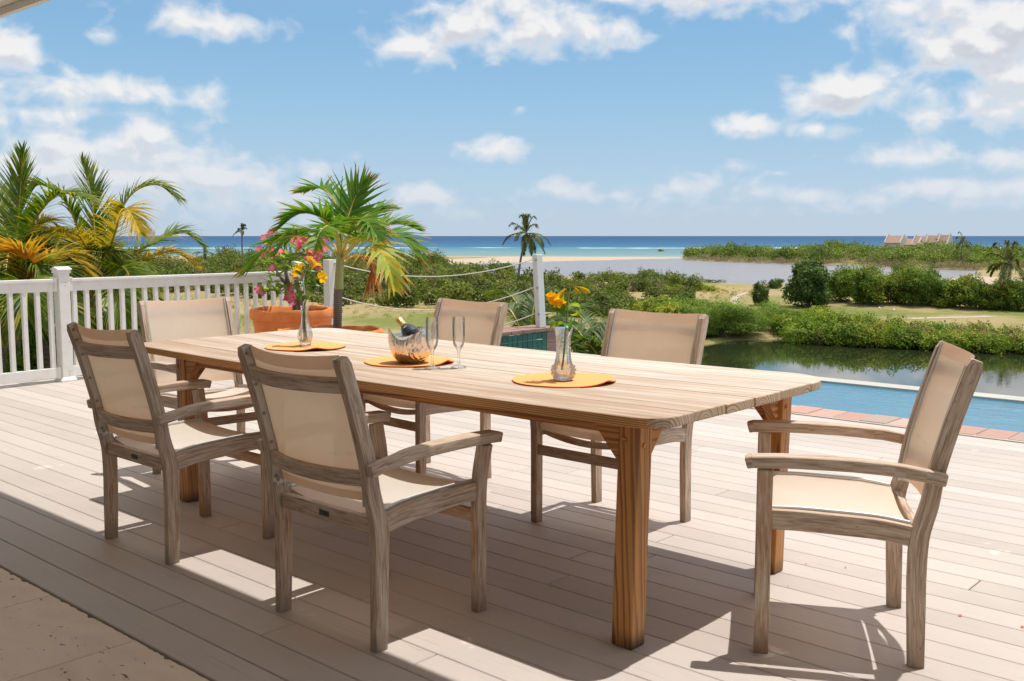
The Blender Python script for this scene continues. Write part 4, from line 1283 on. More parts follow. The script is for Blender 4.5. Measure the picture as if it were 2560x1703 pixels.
coconut('coconut palm in the middle with a drooping yellow tipped frond above the white railing', (236, 690), 15.6, -1.0, [
    ([(238, 690, 0), (238, 600, .2), (228, 490, .3), (204, 400, .4)], GREENM, 11),
    ([(246, 690, 0), (275, 590, .2), (325, 490, .3), (388, 462, .4), (442, 492, .4)], GREENM, 12),
    ([(236, 690, 0), (195, 570, -.1), (160, 500, -.2), (105, 462, -.2), (70, 480, -.2)], GREENM, 13),
    ([(244, 695, -.1), (272, 630, -.5), (302, 540, -.9), (320, 526, -1.1), (352, 585, -1.4)], YELM, 14),
    ([(252, 695, 0), (320, 645, .4), (400, 600, .8), (455, 580, 1.0), (505, 612, 1.2)], GREENM, 15),
    ([(228, 700, -.1), (222, 640, -.6), (196, 590, -1.0), (150, 578, -1.4), (85, 610, -1.7)], YELM, 16),
    ([(250, 705, 0), (300, 690, .4), (380, 640, .9), (440, 632, 1.2), (490, 665, 1.4)], YELM, 17),
    ([(246, 710, 0), (290, 670, -.7), (318, 680, -1.1), (330, 740, -1.4)], GREENM, 18),
    ([(236, 710, 0), (215, 690, -.9), (190, 730, -1.4), (178, 800, -1.6)], GREENM, 19),
    ([(246, 710, 0), (262, 700, -1.0), (290, 740, -1.5), (306, 820, -1.6)], GREENM, 20),
    ([(232, 710, 0), (190, 690, .9), (150, 720, 1.5), (130, 790, 1.8)], GREENM, 21),
    ([(248, 708, 0), (330, 700, .9), (370, 730, 1.5), (395, 800, 1.8)], GREENM, 22)])
coconut('low coconut palm with orange dying fronds behind the left railing section', (40, 735), 13.4, -1.0, [
    ([(70, 735, 0), (80, 670, -.2), (40, 625, -.4), (-40, 640, -.5)], ORAM, 31),
    ([(60, 740, 0), (30, 680, .3), (-30, 660, .5), (-100, 690, .6)], YELM, 32),
    ([(60, 735, 0), (110, 660, .2), (165, 640, .4), (230, 690, .5)], YELM, 33),
    ([(50, 740, 0), (60, 705, -.6), (66, 735, -1.0), (70, 790, -1.1)], GREENM, 34),
    ([(70, 740, 0), (120, 705, .4), (160, 720, .6), (190, 770, .7)], GREENM, 35),
    ([(40, 740, 0), (10, 710, .4), (-15, 740, .5), (-30, 790, .6)], GREENM, 36)])

# coconut crowns below the wall, right of the rope post
for (bx, by, D, lab, fr) in (
    (1325, 905, 15.5, 'green coconut crown below the tiled wall, behind the leaning post', [
        [(1325, 905, 0), (1290, 800, .1), (1262, 770, .3), (1225, 800, .4)], [(1325, 905, 0), (1330, 800, .2), (1345, 745, .4), (1385, 720, .6)],
        [(1325, 905, 0), (1400, 800, .1), (1450, 770, .3), (1500, 790, .5)], [(1325, 905, 0), (1255, 840, -.2), (1215, 830, -.5), (1180, 880, -.7)],
        [(1325, 905, 0), (1300, 780, .8), (1270, 735, 1.3), (1220, 735, 1.8)], [(1325, 905, 0), (1390, 840, -.5), (1420, 830, -.8), (1450, 880, -1.0)],
        [(1325, 905, 0), (1350, 820, -.7), (1380, 800, -1.1), (1420, 860, -1.4)]]),
    (1480, 930, 14.0, 'coconut crown with a pale arching frond beside the right rear chair', [
        [(1505, 930, 0), (1490, 880, -.1), (1455, 855, -.2), (1400, 880, -.3)], [(1480, 930, 0), (1460, 850, .3), (1420, 812, .6), (1360, 840, .9)],
        [(1490, 930, 0), (1510, 850, .2), (1540, 810, .4), (1590, 830, .6)], [(1480, 930, 0), (1480, 840, .6), (1450, 790, 1.2), (1400, 775, 1.6)],
        [(1480, 930, 0), (1530, 880, -.3), (1560, 870, -.5), (1600, 900, -.7)]])):
    c = at(bx, by, D)
    root = thing('coconut_palm', lab, 'palm tree', (c.x, c.y, gz(c) - .1))
    mb = MB(); mb.tube([(0, 0, 0), (.05, 0, (c.z - gz(c)) * .5), (0, 0, c.z - gz(c) + .2)], [.2, .16, .12], 9)
    mb.build('trunk', M_BARK, root, smooth=True)
    for i, f in enumerate(fr):
        frond_obj(root, [at(x, y, D + d) for x, y, d in f], [M_FR_D, M_RACHIS], nl=80, Lmax=.62, wid=.036, droop=.5, seed=300 + i, rw=.02)


def far_palm(label, px, base_y, top_y, crown_x, seed, spread=1.0, group=None, nf=13, base=None, name='coconut_palm', R=None):
    b = gp(px, base_y) if base is None else base
    D = uvof(b)[1]
    cpt = at(crown_x, top_y, D)
    root = thing(name, label, 'palm tree', b, 0, group)
    rng = random.Random(seed)
    H = cpt.z - b.z
    mb = MB()
    top = cpt - b
    mid = top * .5 + site(-.02 * H, 0)
    mb.tube(catmull([(0, 0, -.3), mid, top], 12), [.26 - .12 * i / 12 for i in range(13)], 7)
    mb.build('trunk', M_BARK, root, smooth=True)
    Lf = (R or 3.0) * spread
    for i in range(nf):
        a = 2.4 * i + rng.uniform(-.3, .3)
        e = math.radians(rng.choice((75, 50, 35, 20, 5, -15, -35)) + rng.uniform(-8, 8))
        dirv = Vector((math.cos(a) * math.cos(e), math.sin(a) * math.cos(e), math.sin(e)))
        L = Lf * rng.uniform(.85, 1.1)
        p = [top, top + dirv * L * .4 + Vector((0, 0, .05 * L)), top + dirv * L * .75 + Vector((0, 0, -.06 * L)), top + dirv * L * .98 + Vector((0, 0, -.30 * L))]
        mb = MB()
        frond(mb, p, 34, 1.25 * spread, .17, .7, seed=seed + i, k=2, rw=.06, t0=.10)
        link('frond', mb.mesh('frond', [M_FARPALM, M_BARK], fix=False), root)
    return root


far_palm('lone tall coconut palm standing against the sea left of the leaning post', 1290, 742, 583, 1315, 400, 1.15, nf=17, R=3.6)
far_palm('large coconut palm in front of the thicket at the right edge', 2498, 772, 658, 2524, 420, 1.0, nf=18, R=4.6)
far_palm('thin distant palm rising behind the potted palm, left of its fronds', 612, 706, 577, 605, 440, .8, nf=9, R=2.6)
far_palm('squat dark palm on the skyline right of the far ruins', 2402, 668, 601, 2407, 460, 1.2, nf=12, R=3.4)
far_palm('dark wind bent palm in the scrub beyond the coconut fronds', 508, 690, 634, 512, 470, .9, nf=10, R=3.4)

# ------------------------------------------------------------------ far row of gabled ruins on the point
HD = 520.0


def ruins():
    s = HD / FPX
    rise = 1.0
    # each: roof slab sloping towards us between two raised plaster gables
    spec = [('left end ruin with a pale gable and red roof', 2216, 2246, 2262, 588, 612), ('second ruin from the left, lower red roof', 2262, 2290, 2306, 596, 616),
            ('third ruin with a raised plaster parapet', 2285, 2298, 2322, 590, 618), ('fourth ruin with a dark gable opening', 2312, 2334, 2352, 588, 620), ('right end ruin with a tall blank plaster gable', 2342, 2357, 2376, 587, 622)]
    for i, (lab, x0, xr, x1, yt, yb) in enumerate(spec):
        b = at((x0 + x1) / 2, yb, HD + (4 - i) * 3)
        root = thing('gabled_ruin', lab, 'house', b, HEAD - .85, 'gabled ruins on the point')
        w = (x1 - x0) * s; h = (yb - yt) * s
        L = w * .9
        # gable ends: at right (towards us) and left, ridge across between them
        for k, xx in enumerate((-L / 2, L / 2)):
            m = MB()
            m.prism([(-3.9, -6), (3.9, -6), (3.9, h * .22 + .3), (0, h + .9), (-3.9, h * .22 + .3)], 'x', xx - .35, xx + .35)
            m.build('gable_wall', M_HWALL, root)
        for sg in (-1, 1):
            m = MB()
            m.prism([(0, h - .5), (sg * 3.9, h * .22 - .4), (sg * 3.9, h * .22 - .1), (0, h - .2)], 'x', -L / 2 + .3, L / 2 - .3)
            m.build('roof', M_HROOF, root)
            m = MB()
            m.prism([(sg * 3.3, -6), (sg * 3.6, -6), (sg * 3.6, h * .24 - .35), (sg * 3.3, h * .24 - .2)], 'x', -L / 2 + .3, L / 2 - .3)
            m.build('side_wall', M_HWALL, root)


ruins()

# ------------------------------------------------------------------ garden just below the deck on the left
def garden():
    root = thing('slatted_screen', 'low dark brown slatted garden screen seen through the railing', 'fence', at(165, 902, 13.2), HEAD)
    s = 13.2 / FPX
    for k in range(6):
        m = MB(); m.box((.12, 0, (902 - (868 + k * 12.5)) * s), (.9, .025, 9.6 * s)); m.build('slat', M_SLATS, root)
    for x in (-.28, .12, .52):
        m = MB(); m.box((x, .035, -.05), (.04, .04, .6)); m.build('post', M_SLATS, root)
    spec = [('bright green low shrub in front of the slatted screen', 37, 930, 44, 55, 1.2), ('leafy green shrub behind the slatted screen', 100, 905, 90, 110, 2.6), ('leafy shrub behind the railing post', 165, 900, 90, 130, 2.2), ('dense dark shrub under the palms', 240, 900, 150, 120, 3.4), ('leafy shrub under the left palm', 20, 880, 110, 140, 3.2), ('shadowy shrub under the middle palm fronds', 310, 880, 130, 100, 4.0)]
    for i, (lab, px, py, w, h, dd) in enumerate(spec):
        D = 12.2 + dd
        c = at(px, py, D); z0 = gz(c)
        W, H = w * D / FPX, (h + (py - 0) * 0) * D / FPX
        top = at(px, py - h, D).z
        H = max(.3, top - z0)
        root = thing('garden_shrub', lab, 'shrub', (c.x, c.y, z0))
        rng = random.Random(500 + i)
        bl = [(0, 0, H * .5, W * .42, W * .42, H * .48)] + [(rng.uniform(-.3, .3) * W, rng.uniform(-.3, .3) * W, H * rng.uniform(.3, .85), W * .22, W * .22, H * .2) for _ in range(6)]
        link('foliage', leaf_mesh('foliage', bl, 420, .075, M_GARDEN, 510 + i, zmin=.02), root)
        m = MB()
        for k in range(4): m.tube([(0, 0, -.05), (rng.uniform(-.1, .1), rng.uniform(-.1, .1), H * .6)], [.02, .008], 5)
        m.build('stem', M_BARK, root)


garden()

# ------------------------------------------------------------------ deck, terrace, house
BP = 0.14
DECK_Y0, DECK_Y1 = 1.50, 6.74


def deck():
    m = MB(); m.box((-2.9, 4.12, -.14), (12.6, 5.3, .16))
    m.box((-8.1, 7.0, -.14), (2.2, .5, .16))
    root = struct(m.build('deck', M_DARK))
    rng = random.Random(4)
    cache = {}
    y = 1.64 - BP; k = 0
    while y < DECK_Y1 - .02:
        w = min(BP, DECK_Y1 - y) - .0029
        x = -9.05 - rng.uniform(0, 2.2)
        if k % 3 == 1: x -= 1.1
        while x < 3.3:
            L = 3.62
            x0, x1 = max(x, -9.05), min(x + L, 3.4)
            if x1 - x0 > .15:
                key = (round(x1 - x0, 2), round(w, 4))
                if key not in cache:
                    b = MB(); b.box((0, 0, -.012), (key[0] - .004, w, .024))
                    cache[key] = b.mesh('deck_board', M_DECK, bevel=.003, seg=1)
                link('deck_board', cache[key], root, ((x0 + x1) / 2, y + BP / 2, 0))
            x += L
        y += BP; k += 1
    for yy in (6.745, 6.885):
        b = MB(); b.box((0, 0, -.012), (1.95, .1355, .024))
        link('deck_board', b.mesh('deck_board', M_DECK, bevel=.003, seg=1), root, (-8.03, yy + .07, 0))


deck()


def terrace():
    m = MB(); m.box((-3.0, -.1, -.13), (14, 3.17, .2))
    root = struct(m.build('stone_terrace', M_MORTAR))
    rng = random.Random(9)
    # slabs with chipped edges along the deck
    yb = [1.487, 1.03, .57, .11, -.35]
    for r in range(4):
        x = -9.6 + (r % 2) * .3
        while x < 2.5:
            w = .606
            y1, y0 = yb[r] - .002, yb[r + 1] + .002
            x0, x1 = x + .002, x + w - .002
            poly = [(x0, y0), (x1, y0)]
            if r == 0:
                k = 34
                for i in range(k + 1):
                    t = i / k; xx = x1 + (x0 - x1) * t
                    yy = y1 - abs(rng.gauss(0, .0022)) - (.014 * rng.random() if rng.random() < .07 else 0)
                    poly.append((xx, yy))
            else:
                poly += [(x1, y1), (x0, y1)]
            cx, cy = (x0 + x1) / 2, (y0 + y1) / 2
            mb = MB(); mb.prism([(a - cx, b - cy) for a, b in poly], 'z', -.03, 0)
            if -7 < cx < 1 or r < 2:
                link('paving_slab', mb.mesh('paving_slab', M_TRAV), root, (cx, cy, .004))
            x += w


terrace()


def house():
    root = thing('house', 'cream roof edge of the house at the top left corner of the photo', 'house', (-2, -1.7, 0))
    def at_(m, n, mt): m.build(n, mt, root)
    m = MB(); m.box((.5, .55, 2.80), (21, 7.58, .22)); at_(m, 'roof', M_SOFFIT)
    m = MB(); m.box((.5, 4.36, 2.775), (21, .035, .26)); at_(m, 'fascia', M_CREAM)
    m = MB(); m.box((.5, 0, 1.345), (20, .2, 2.69)); at_(m, 'wall', M_CREAM)


house()


# ------------------------------------------------------------------ pool
PX0, PX1, PY0, PY1 = -7.05, 3.6, 7.04, 8.62


def pool():
    m = MB()
    m.box(((PX0 + PX1) / 2, (PY0 + PY1) / 2, -1.35), (PX1 - PX0, PY1 - PY0, .1))
    m.box(((PX0 + PX1) / 2, 6.90, -.72), (PX1 - PX0 + .3, .27, 1.3))
    m.box(((PX0 + PX1) / 2, PY1 + .105, -.725), (PX1 - PX0 + .4, .19, 1.34))
    m.box((PX1 + .12, (PY0 + PY1) / 2, -.72), (.24, PY1 - PY0, 1.3))
    root = struct(m.build('pool_basin', M_BASIN))
    m = MB(); m.v = [(PX0, PY0 - .01, -.045), (PX1, PY0 - .01, -.045), (PX1, PY1 + .01, -.045), (PX0, PY1 + .01, -.045)]; m.face((0, 1, 2, 3))
    struct(m.build('pool_water', M_POOL, fix=False))
    m = MB(); m.box(((PX0 + PX1) / 2, PY1 + .105, -.038), (PX1 - PX0 + .4, .215, .02)); m.build('rim_edge', M_RIM, root, bevel=.004)
    b = MB(); b.box((0, 0, -.03), (.189, .296, .06)); me = b.mesh('coping_brick', M_COPING, bevel=.006, seg=2)
    m = MB(); m.box((-1.75, 6.895, -.035), (10.7, .30, .05)); root2 = struct(m.build('pool_coping', M_MORTAR))
    x = PX0 + .1
    rng = random.Random(3)
    while x < 3.4:
        link('coping_brick', me, root2, (x, 6.893 + rng.uniform(-.003, .003), .003 + rng.uniform(-.002, .003)), (0, 0, rng.uniform(-.008, .008)))
        x += .1935


pool()


def tiled_wall():
    root = thing('tiled_wall', 'low green tiled wall with brown stone coping at the far end of the pool', 'wall', (-7.05, 7.8, 0))
    y0, y1, top = -.72, .86, .235
    m = MB(); m.box((-.15, (y0 + y1) / 2, -.3), (.30, y1 - y0, 2 * (top + .3) - .0 - top), None)
    m.build('wall_core', M_MORTAR, root)
    b = MB(); b.box((0, 0, 0), (.012, .0755, .0705)); me = b.mesh('tile', M_TILE, bevel=.002, seg=1)
    for r in range(4):
        for k in range(17):
            link('tile', me, root, (.004, y0 + .04 + k * .0805, top - .042 - r * .0755))
    rng = random.Random(2)
    b = MB(); b.box((0, 0, 0), (.012, .205, .125)); pm = b.mesh('pier_stone', M_WALLBRICK, bevel=.004)
    for r in range(3): link('pier_stone', pm, root, (.006, .755, top - .066 - r * .131))
    b = MB(); b.box((0, 0, 0), (.205, .012, .125)); pm2 = b.mesh('pier_stone', M_WALLBRICK, bevel=.004)
    b = MB(); b.box((0, 0, 0), (.345, .186, .042)); me = b.mesh('coping_stone', M_WALLBRICK, bevel=.007)
    y = y0 + .09
    while y < y1 + .02:
        link('coping_stone', me, root, (-.145 + rng.uniform(-.004, .004), y, top + .022 + rng.uniform(-.002, .002)), (0, 0, rng.uniform(-.01, .01)))
        y += .192


tiled_wall()


# ------------------------------------------------------------------ railing and rope barrier
def railing():
    ang = math.atan2(8.95 - 8.82, 6.53 - 3.92)
    root = thing('white_railing', 'white slatted balustrade with square capped posts along the deck edge', 'railing', (-8.82, 3.92, 0), ang)
    def post(y, h=.985):
        m = MB(); m.box((0, y, h / 2), (.10, .10, h)); p = m.build('post', M_PVC, root, bevel=.006)
        m = MB(); m.box((0, y, h - .012), (.115, .115, .03)); m.prism([(-.066, h + .004), (.066, h + .004), (.062, h + .012), (0, h + .03), (-.062, h + .012)], 'y', y - .066, y + .066)
        m.build('cap', M_PVC, p)
        m = MB(); m.lathe([(.098, 0), (.098, .016), (.082, .034), (.072, .04)], 4, (0, y, 0)); o = m.build('skirt', M_PVC, p)
        o.data.transform(Matrix.Translation((0, y, 0)) @ Matrix.Rotation(PI / 4, 4, 'Z') @ Matrix.Translation((0, -y, 0)))
    post(0); post(2.62)
    bal = MB(); bal.box((0, 0, .46), (.038, .038, .69)); bme = bal.mesh('baluster', M_PVC, bevel=.003, seg=1)
    for (y0, y1) in ((.05, 2.57), (-3.4, -.05)):
        L = y1 - y0; c = (y0 + y1) / 2
        m = MB(); m.box((0, c, .842), (.045, L - .02, .085)); m.box((0, c, .896), (.07, L - .02, .026)); m.box((0, c, .880), (.056, L - .02, .012))
        m.build('top_rail', M_PVC, root, bevel=.004)
        m = MB(); m.box((0, c, .083), (.045, L - .02, .09)); m.build('bottom_rail', M_PVC, root, bevel=.004)
        n = int(round(L / .1155)); st = L / n
        for i in range(n):
            link('baluster', bme, root, (0, y0 + st * (i + .5), 0))
        for yy in (y0 + .016, y1 - .016):
            m = MB(); m.box((0, yy, .853), (.062, .03, .112)); m.box((0, yy, .915), (.082, .032, .014)); m.build('bracket', M_PVC, root, bevel=.003)
            m = MB(); m.box((0, yy, .083), (.060, .03, .105)); m.build('bracket', M_PVC, root, bevel=.003)
    for y in (0, 2.62):
        for z in (.85, .88, .09, .06):
            m = MB(); m.lathe([(.004, 0), (.003, .002), (.0005, .003)], 8, (.0505, y + .01, z), R=Matrix.Rotation(PI / 2, 3, 'Y')); m.build('screw', M_SCREW, root)


railing()


def rope_barrier():
    P3 = Vector((-9.02, 7.02, 0)); P4 = Vector((-7.10, 8.42, .277)); T4 = at(1343, 636, uvof(P4)[1] + .02)
    root = thing('rope_barrier', 'sagging white rope barrier strung between two white wooden posts', 'barrier', P3)
    m = MB(); m.box((0, 0, .51), (.105, .105, 1.02)); m.build('post', M_POSTW, root, bevel=.006)
    m = MB(); a = P4 - P3; b = T4 - P3
    m.sweep([a, a.lerp(b, .5), b], [.085] * 3, [.085] * 3, Vector((.25, .97, 0))); p = m.build('post', M_POSTW, root, bevel=.008)
    tag(p, 'leaning white post standing on the tiled wall')
    D3 = uvof(P3)[1]
    ax = (T4 - P4).normalized()
    for k, (z0, f, sag) in enumerate(((.98, .93, .17), (.62, .55, .21), (.27, .19, .20))):
        q0 = Vector((.05, .02, z0)); q1 = a.lerp(b, f) + Vector((-.05, -.02, 0))
        pts = []
        for i in range(25):
            t = i / 24; p = q0.lerp(q1, t); p.z -= 4 * sag * t * (1 - t); pts.append(p)
        m = MB(); m.tube(pts, .0062, 7); r = m.build('rope', M_ROPE, root, smooth=True)
        m = MB(); m.lathe([(.0, 0), (.014, .004), (.016, .012), (.006, .02)], 8, a.lerp(b, f) + Vector((.03, -.052, 0)), R=Matrix.Rotation(PI / 2, 3, 'X')); m.build('bolt', M_SCREW, root)
        m = MB(); m.lathe([(.001, -.014), (.016, -.008), (.018, .006), (.001, .015)], 8, q0 + Vector((.02, .012, 0))); m.build('knot', M_ROPE, root, smooth=True)


rope_barrier()


# ------------------------------------------------------------------ dining table
TC = Vector((-3.10, 2.9925, 0))
TX0, TX1, TY0, TY1, TZ = -4.655, -1.570, 2.385, 3.600, .757


def table():
    root = thing('dining_table', 'long weathered pine dining table with rounded corners and orange brown legs', 'table', TC)
    cr = {('R', 0): .105, ('R', 1): .20, ('L', 0): .03, ('L', 1): .12}
    hw, hy = (TX1 - TX0) / 2, (TY1 - TY0) / 2
    cx = (TX1 + TX0) / 2 - TC.x

    def xe(y, side):
        yl = y
        lo, hi = -hy, hy
        e = hw + (.005 * (1 - (yl / hy) ** 2))
        for k, edge in ((0, yl - lo), (1, hi - yl)):
            r = cr[(side, k)]
            if edge < r: e -= r - math.sqrt(max(0, r * r - (r - edge) ** 2))
        return cx + (e if side == 'R' else -e)
    yb = [TY0, 2.578, 2.765, 2.945, 3.13, 3.36, TY1]
    rng = random.Random(12)
    for k in range(6):
        y0, y1 = yb[k] - TC.y + .0016, yb[k + 1] - TC.y - .0016
        if k == 1: y1 -= .0012
        if k == 0: y0 = -hy + .0005
        if k == 5: y1 = hy - .0005
        ny, nx = 9, 14
        dz = rng.uniform(-.0012, .0012); dx0 = rng.uniform(-.003, .003)
        g = []
        for i in range(nx + 1):
            s = i / nx
            row = []
            for j in range(ny + 1):
                t = j / ny
                if k == 0: t = t ** 1.7
                if k == 5: t = 1 - (1 - t) ** 1.7
                y = y0 + (y1 - y0) * t
                a, b = xe(y, 'L') + dx0, xe(y, 'R') + dx0
                ss = 3 * s * s - 2 * s ** 3 if False else s
                x = a + (b - a) * ss
                u = (x - cx) / hw
                z = TZ + dz - .012 * (1 - u * u)
                row.append((x, y, z))
            g.append(row)
        th = .032
        m = MB(); n0 = 0
        for row in g: m.v += row
        N = len(m.v)
        m.v += [(x, y, z - th) for x, y, z in m.v]
        W = ny + 1
        for i in range(nx):
            for j in range(ny):
                a = i * W + j
                m.face((a, a + W, a + W + 1, a + 1)); m.face((N + a, N + a + 1, N + a + W + 1, N + a + W))
        per = [i * W for i in range(nx + 1)] + [nx * W + j for j in range(1, W)] + [i * W + ny for i in range(nx - 1, -1, -1)] + [j for j in range(ny - 1, 0, -1)]
        for i in range(len(per)):
            a, b = per[i], per[(i + 1) % len(per)]
            m.face((a, b, N + b, N + a))
        o = m.mesh('plank', M_PINE_TOP, bevel=.009 if k in (0, 5) else .0045, seg=3, ang=50)
        o.transform(Matrix.Translation((0, -(y0 + y1) / 2, -TZ)))
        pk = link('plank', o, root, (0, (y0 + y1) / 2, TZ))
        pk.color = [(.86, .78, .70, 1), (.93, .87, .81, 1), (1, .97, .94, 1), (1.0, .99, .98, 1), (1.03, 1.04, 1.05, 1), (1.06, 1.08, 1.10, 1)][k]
    # legs
    LX = (-4.352, -1.755); LY = (2.512, 3.452)
    for ix, x in enumerate(LX):
        for iy, y in enumerate(LY):
            lx, ly = x - TC.x, y - TC.y
            m = MB()
            tx = .012 if ix else -.012; ty = .012
            tx2 = .004 if ix else -.004
            m.sweep([(lx, ly, 0), (lx + tx2, ly + ty * .6, .35), (lx + tx, ly + ty, .713)], [.080] * 3, [.072] * 3, (1, 0, 0))
            me = m.mesh('leg', M_PINE_Z, bevel=.007, seg=2)
            me.transform(Matrix.Translation((-lx, -ly, 0)))
            lg = link('leg', me, root, (lx, ly, 0))
            sx = 1 if ix else -1; sy = 1 if iy else -1
            for (p, R) in (((tx - .016, -.039 + ty, .66), Matrix.Rotation(PI / 2, 3, 'X')), ((tx + .0395, -.012 + ty, .645), Matrix.Rotation(PI / 2, 3, 'Y'))):
                m = MB(); m.lathe([(.0085, -.001), (.0085, .003), (.007, .004)], 12, p, R=R); m.build('dowel', M_PINE_X, lg)
    # aprons
    ax0, ax1 = LX[0] - TC.x + .052, LX[1] - TC.x - .052
    for y in LY:
        m = MB(); m.box(((ax0 + ax1) / 2 + .005, y - TC.y + .01, .690), (ax1 - ax0 + .01, .028, .046)); m.build('apron', M_PINE_X, root, bevel=.003)
    for x in LX:
        m = MB(); m.box((x - TC.x, (LY[0] + LY[1]) / 2 - TC.y + .01, .689), (.028, LY[1] - LY[0] - .06, .048)); m.build('apron', M_PINE_Y, root, bevel=.003)
    # corner braces: long triangular gussets both ways from every leg
    for ix, x in enumerate(LX):
        for iy, y in enumerate(LY):
            lx, ly = x - TC.x, y - TC.y
            sx = -1 if ix else 1
            tx = .012 if ix else -.012
            a = lx + tx + sx * .038
            m = MB(); m.prism([(a, .711), (a + sx * .105, .711), (a + sx * .105, .698), (a, .575)], 'y', ly + .012 - .030, ly + .012 + .008); m.build('brace', M_PINE_X, root, bevel=.003)
            sy = -1 if iy else 1
            b = ly + .012 + sy * .034
            m = MB(); m.prism([(b, .711), (b + sy * .105, .711), (b + sy * .105, .698), (b, .575)], 'x', lx + tx - .018, lx + tx + .020); m.build('brace', M_PINE_Y, root, bevel=.003)
    return root


table()


# ------------------------------------------------------------------ armchairs
def make_chair(label):
    root = thing('dining_armchair', label, 'chair', (0, 0, 0), 0, 'teak sling armchairs round the table')
    sx = Vector((1, 0, 0))
    CF = [(0, 0), (.006, .2), (.008, .285), (.004, .40), (-.020, .5), (-.037, .605), (-.080, .77), (-.122, .905), (-.130, .928)]
    CW = [.047, .052, .053, .054, .050, .046, .046, .046, .030]

    def stile_y(z):
        for (a, b), (c, d) in zip(CF, CF[1:]):
            if b <= z <= d: return a + (c - a) * (z - b) / (d - b)
        return CF[-1][0]
    pts = catmull([(0, f, z) for f, z in CF], 32)

    def wz(z):
        for i in range(len(CF) - 1):
            if CF[i][1] <= z <= CF[i + 1][1]:
                return CW[i] + (CW[i + 1] - CW[i]) * (z - CF[i][1]) / (CF[i + 1][1] - CF[i][1])
        return CW[-1]
    for s in (-1, 1):
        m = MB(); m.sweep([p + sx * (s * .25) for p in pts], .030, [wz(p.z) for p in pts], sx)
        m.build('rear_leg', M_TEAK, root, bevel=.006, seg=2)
    for s in (-1, 1):
        zz = [0, .15, .30, .40, .45, .50, .545, .588]; xx = [.25, .25, .25, .251, .254, .261, .271, .280]
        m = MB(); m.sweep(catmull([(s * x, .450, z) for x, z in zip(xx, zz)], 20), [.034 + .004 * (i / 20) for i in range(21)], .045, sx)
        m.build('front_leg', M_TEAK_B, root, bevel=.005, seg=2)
    for s in (-1, 1):
        A = [(.284, .508, .604, .052), (.2845, .49, .609, .056), (.284, .40, .613, .056), (.283, .30, .613, .054), (.281, .20, .611, .052), (.280, .12, .606, .048), (.281, .085, .603, .044), (.2855, .055, .600, .037), (.284, 0, .591, .034), (.283, -.058, .580, .033)]
        m = MB(); m.sweep([(s * a, b, c) for a, b, c, d in A], [d for *_, d in A], [.035] + [.037] * 9, sx)
        m.build('armrest', M_TEAK, root, bevel=.007, seg=3)
    for s in (-1, 1):
        m = MB(); m.sweep(catmull([(s * .25, .030, .400), (s * .25, .12, .414), (s * .25, .24, .420), (s * .25, .34, .424), (s * .25, .428, .424)], 14), .027, .061, sx)
        m.build('side_rail', M_TEAK, root, bevel=.004, seg=2)

    def bowed(name, z, y, bow, h, th, mt=M_TEAK, hx=.2345, dip=0.0, lean=0.0):
        m = MB(); P = []
        for i in range(15):
            x = -hx + 2 * hx * i / 14; t = x / hx
            P.append((x, y - bow * (1 - t * t), z - dip * (1 - t * t)))
        m.sweep(P, h, th, Vector((0, -lean, 1)))
        return m.build(name, mt, root, bevel=.005, seg=2)
    bowed('back_rail', .842, stile_y(.842) - .006, .056, .047, .022, lean=.3)
    bowed('back_rail', .548, stile_y(.548) - .006, .046, .048, .022, lean=.25)
    rr = bowed('seat_rail', .392, .004, 0.0, .052, .026)
    m = MB(); m.box((.0, -.0105, .392), (.050, .003, .018)); m.build('name_plate', M_PLATE, rr, bevel=.001, seg=1)
    bowed('stretcher', .332, .450, 0.0, .044, .022, M_TEAK_B, hx=.233)
    bowed('seat_crossbar', .412, .405, 0.0, .026, .030, M_TEAK_B, hx=.237, dip=.030)
    # slings
    P = []
    for i in range(15):
        z = .468 + (.934 - .468) * i / 14
        row = []
        for j in range(17):
            x = -.2285 + .457 * j / 16; t = x / .2285
            y = stile_y(z) + .012 - .040 * (1 - t * t) * (.75 + .25 * i / 14) - .004 * math.sin(PI * i / 14)
            row.append((x, y, z - .012 * (1 - t * t) * (i / 14)))
        P.append(row)
    m = MB(); m.grid(P); bs = m.build('back_sling', M_SLING, root, smooth=True, fix=False)
    for a, b in ((12.7, 14), (0, .9)):
        Q = []
        for i in range(3):
            ii = a + (b - a) * i / 2; k = min(int(ii), 13); f = ii - k
            Q.append([(Vector(p).lerp(Vector(q), f) + Vector((0, -.0022, 0))) for p, q in zip(P[k], P[k + 1])])
        m = MB(); m.grid(Q); m.build('hem', M_SLING, bs, smooth=True, fix=False)
    P = []
    for i in range(13):
        y = .026 + (.446 - .026) * i / 12
        row = []
        for j in range(17):
            x = -.2315 + .463 * j / 16; t = x / .2315
            zr = np.interp(y, [.03, .12, .24, .34, .43, .45], [.432, .446, .452, .455, .453, .447])
            row.append((x, y, float(zr) - .002 - .020 * (1 - t * t) * math.sin(PI * min(1, .25 + .75 * i / 12)) - .012 * (1 - t * t)))
        P.append(row)
    P.append([(x, y + .002, z - .02) for x, y, z in P[-1]])
    m = MB(); m.grid(P); ss = m.build('seat_sling', M_SLING, root, smooth=True, fix=False)
    Q = [[Vector(p) + Vector((0, 0, -.002)) for p in P[0]], [Vector(p) + Vector((0, 0, -.002)) for p in P[1]]]
    m = MB(); m.grid(Q); m.build('hem', M_SLING, ss, smooth=True, fix=False)
    # aluminium tracks and screws
    scr = MB(); scr.lathe([(.0065, 0), (.006, .0022), (.0028, .0028), (.0022, .0012), (.0005, .001)], 12); sme = scr.mesh('screw', M_SCREW, smooth=True)
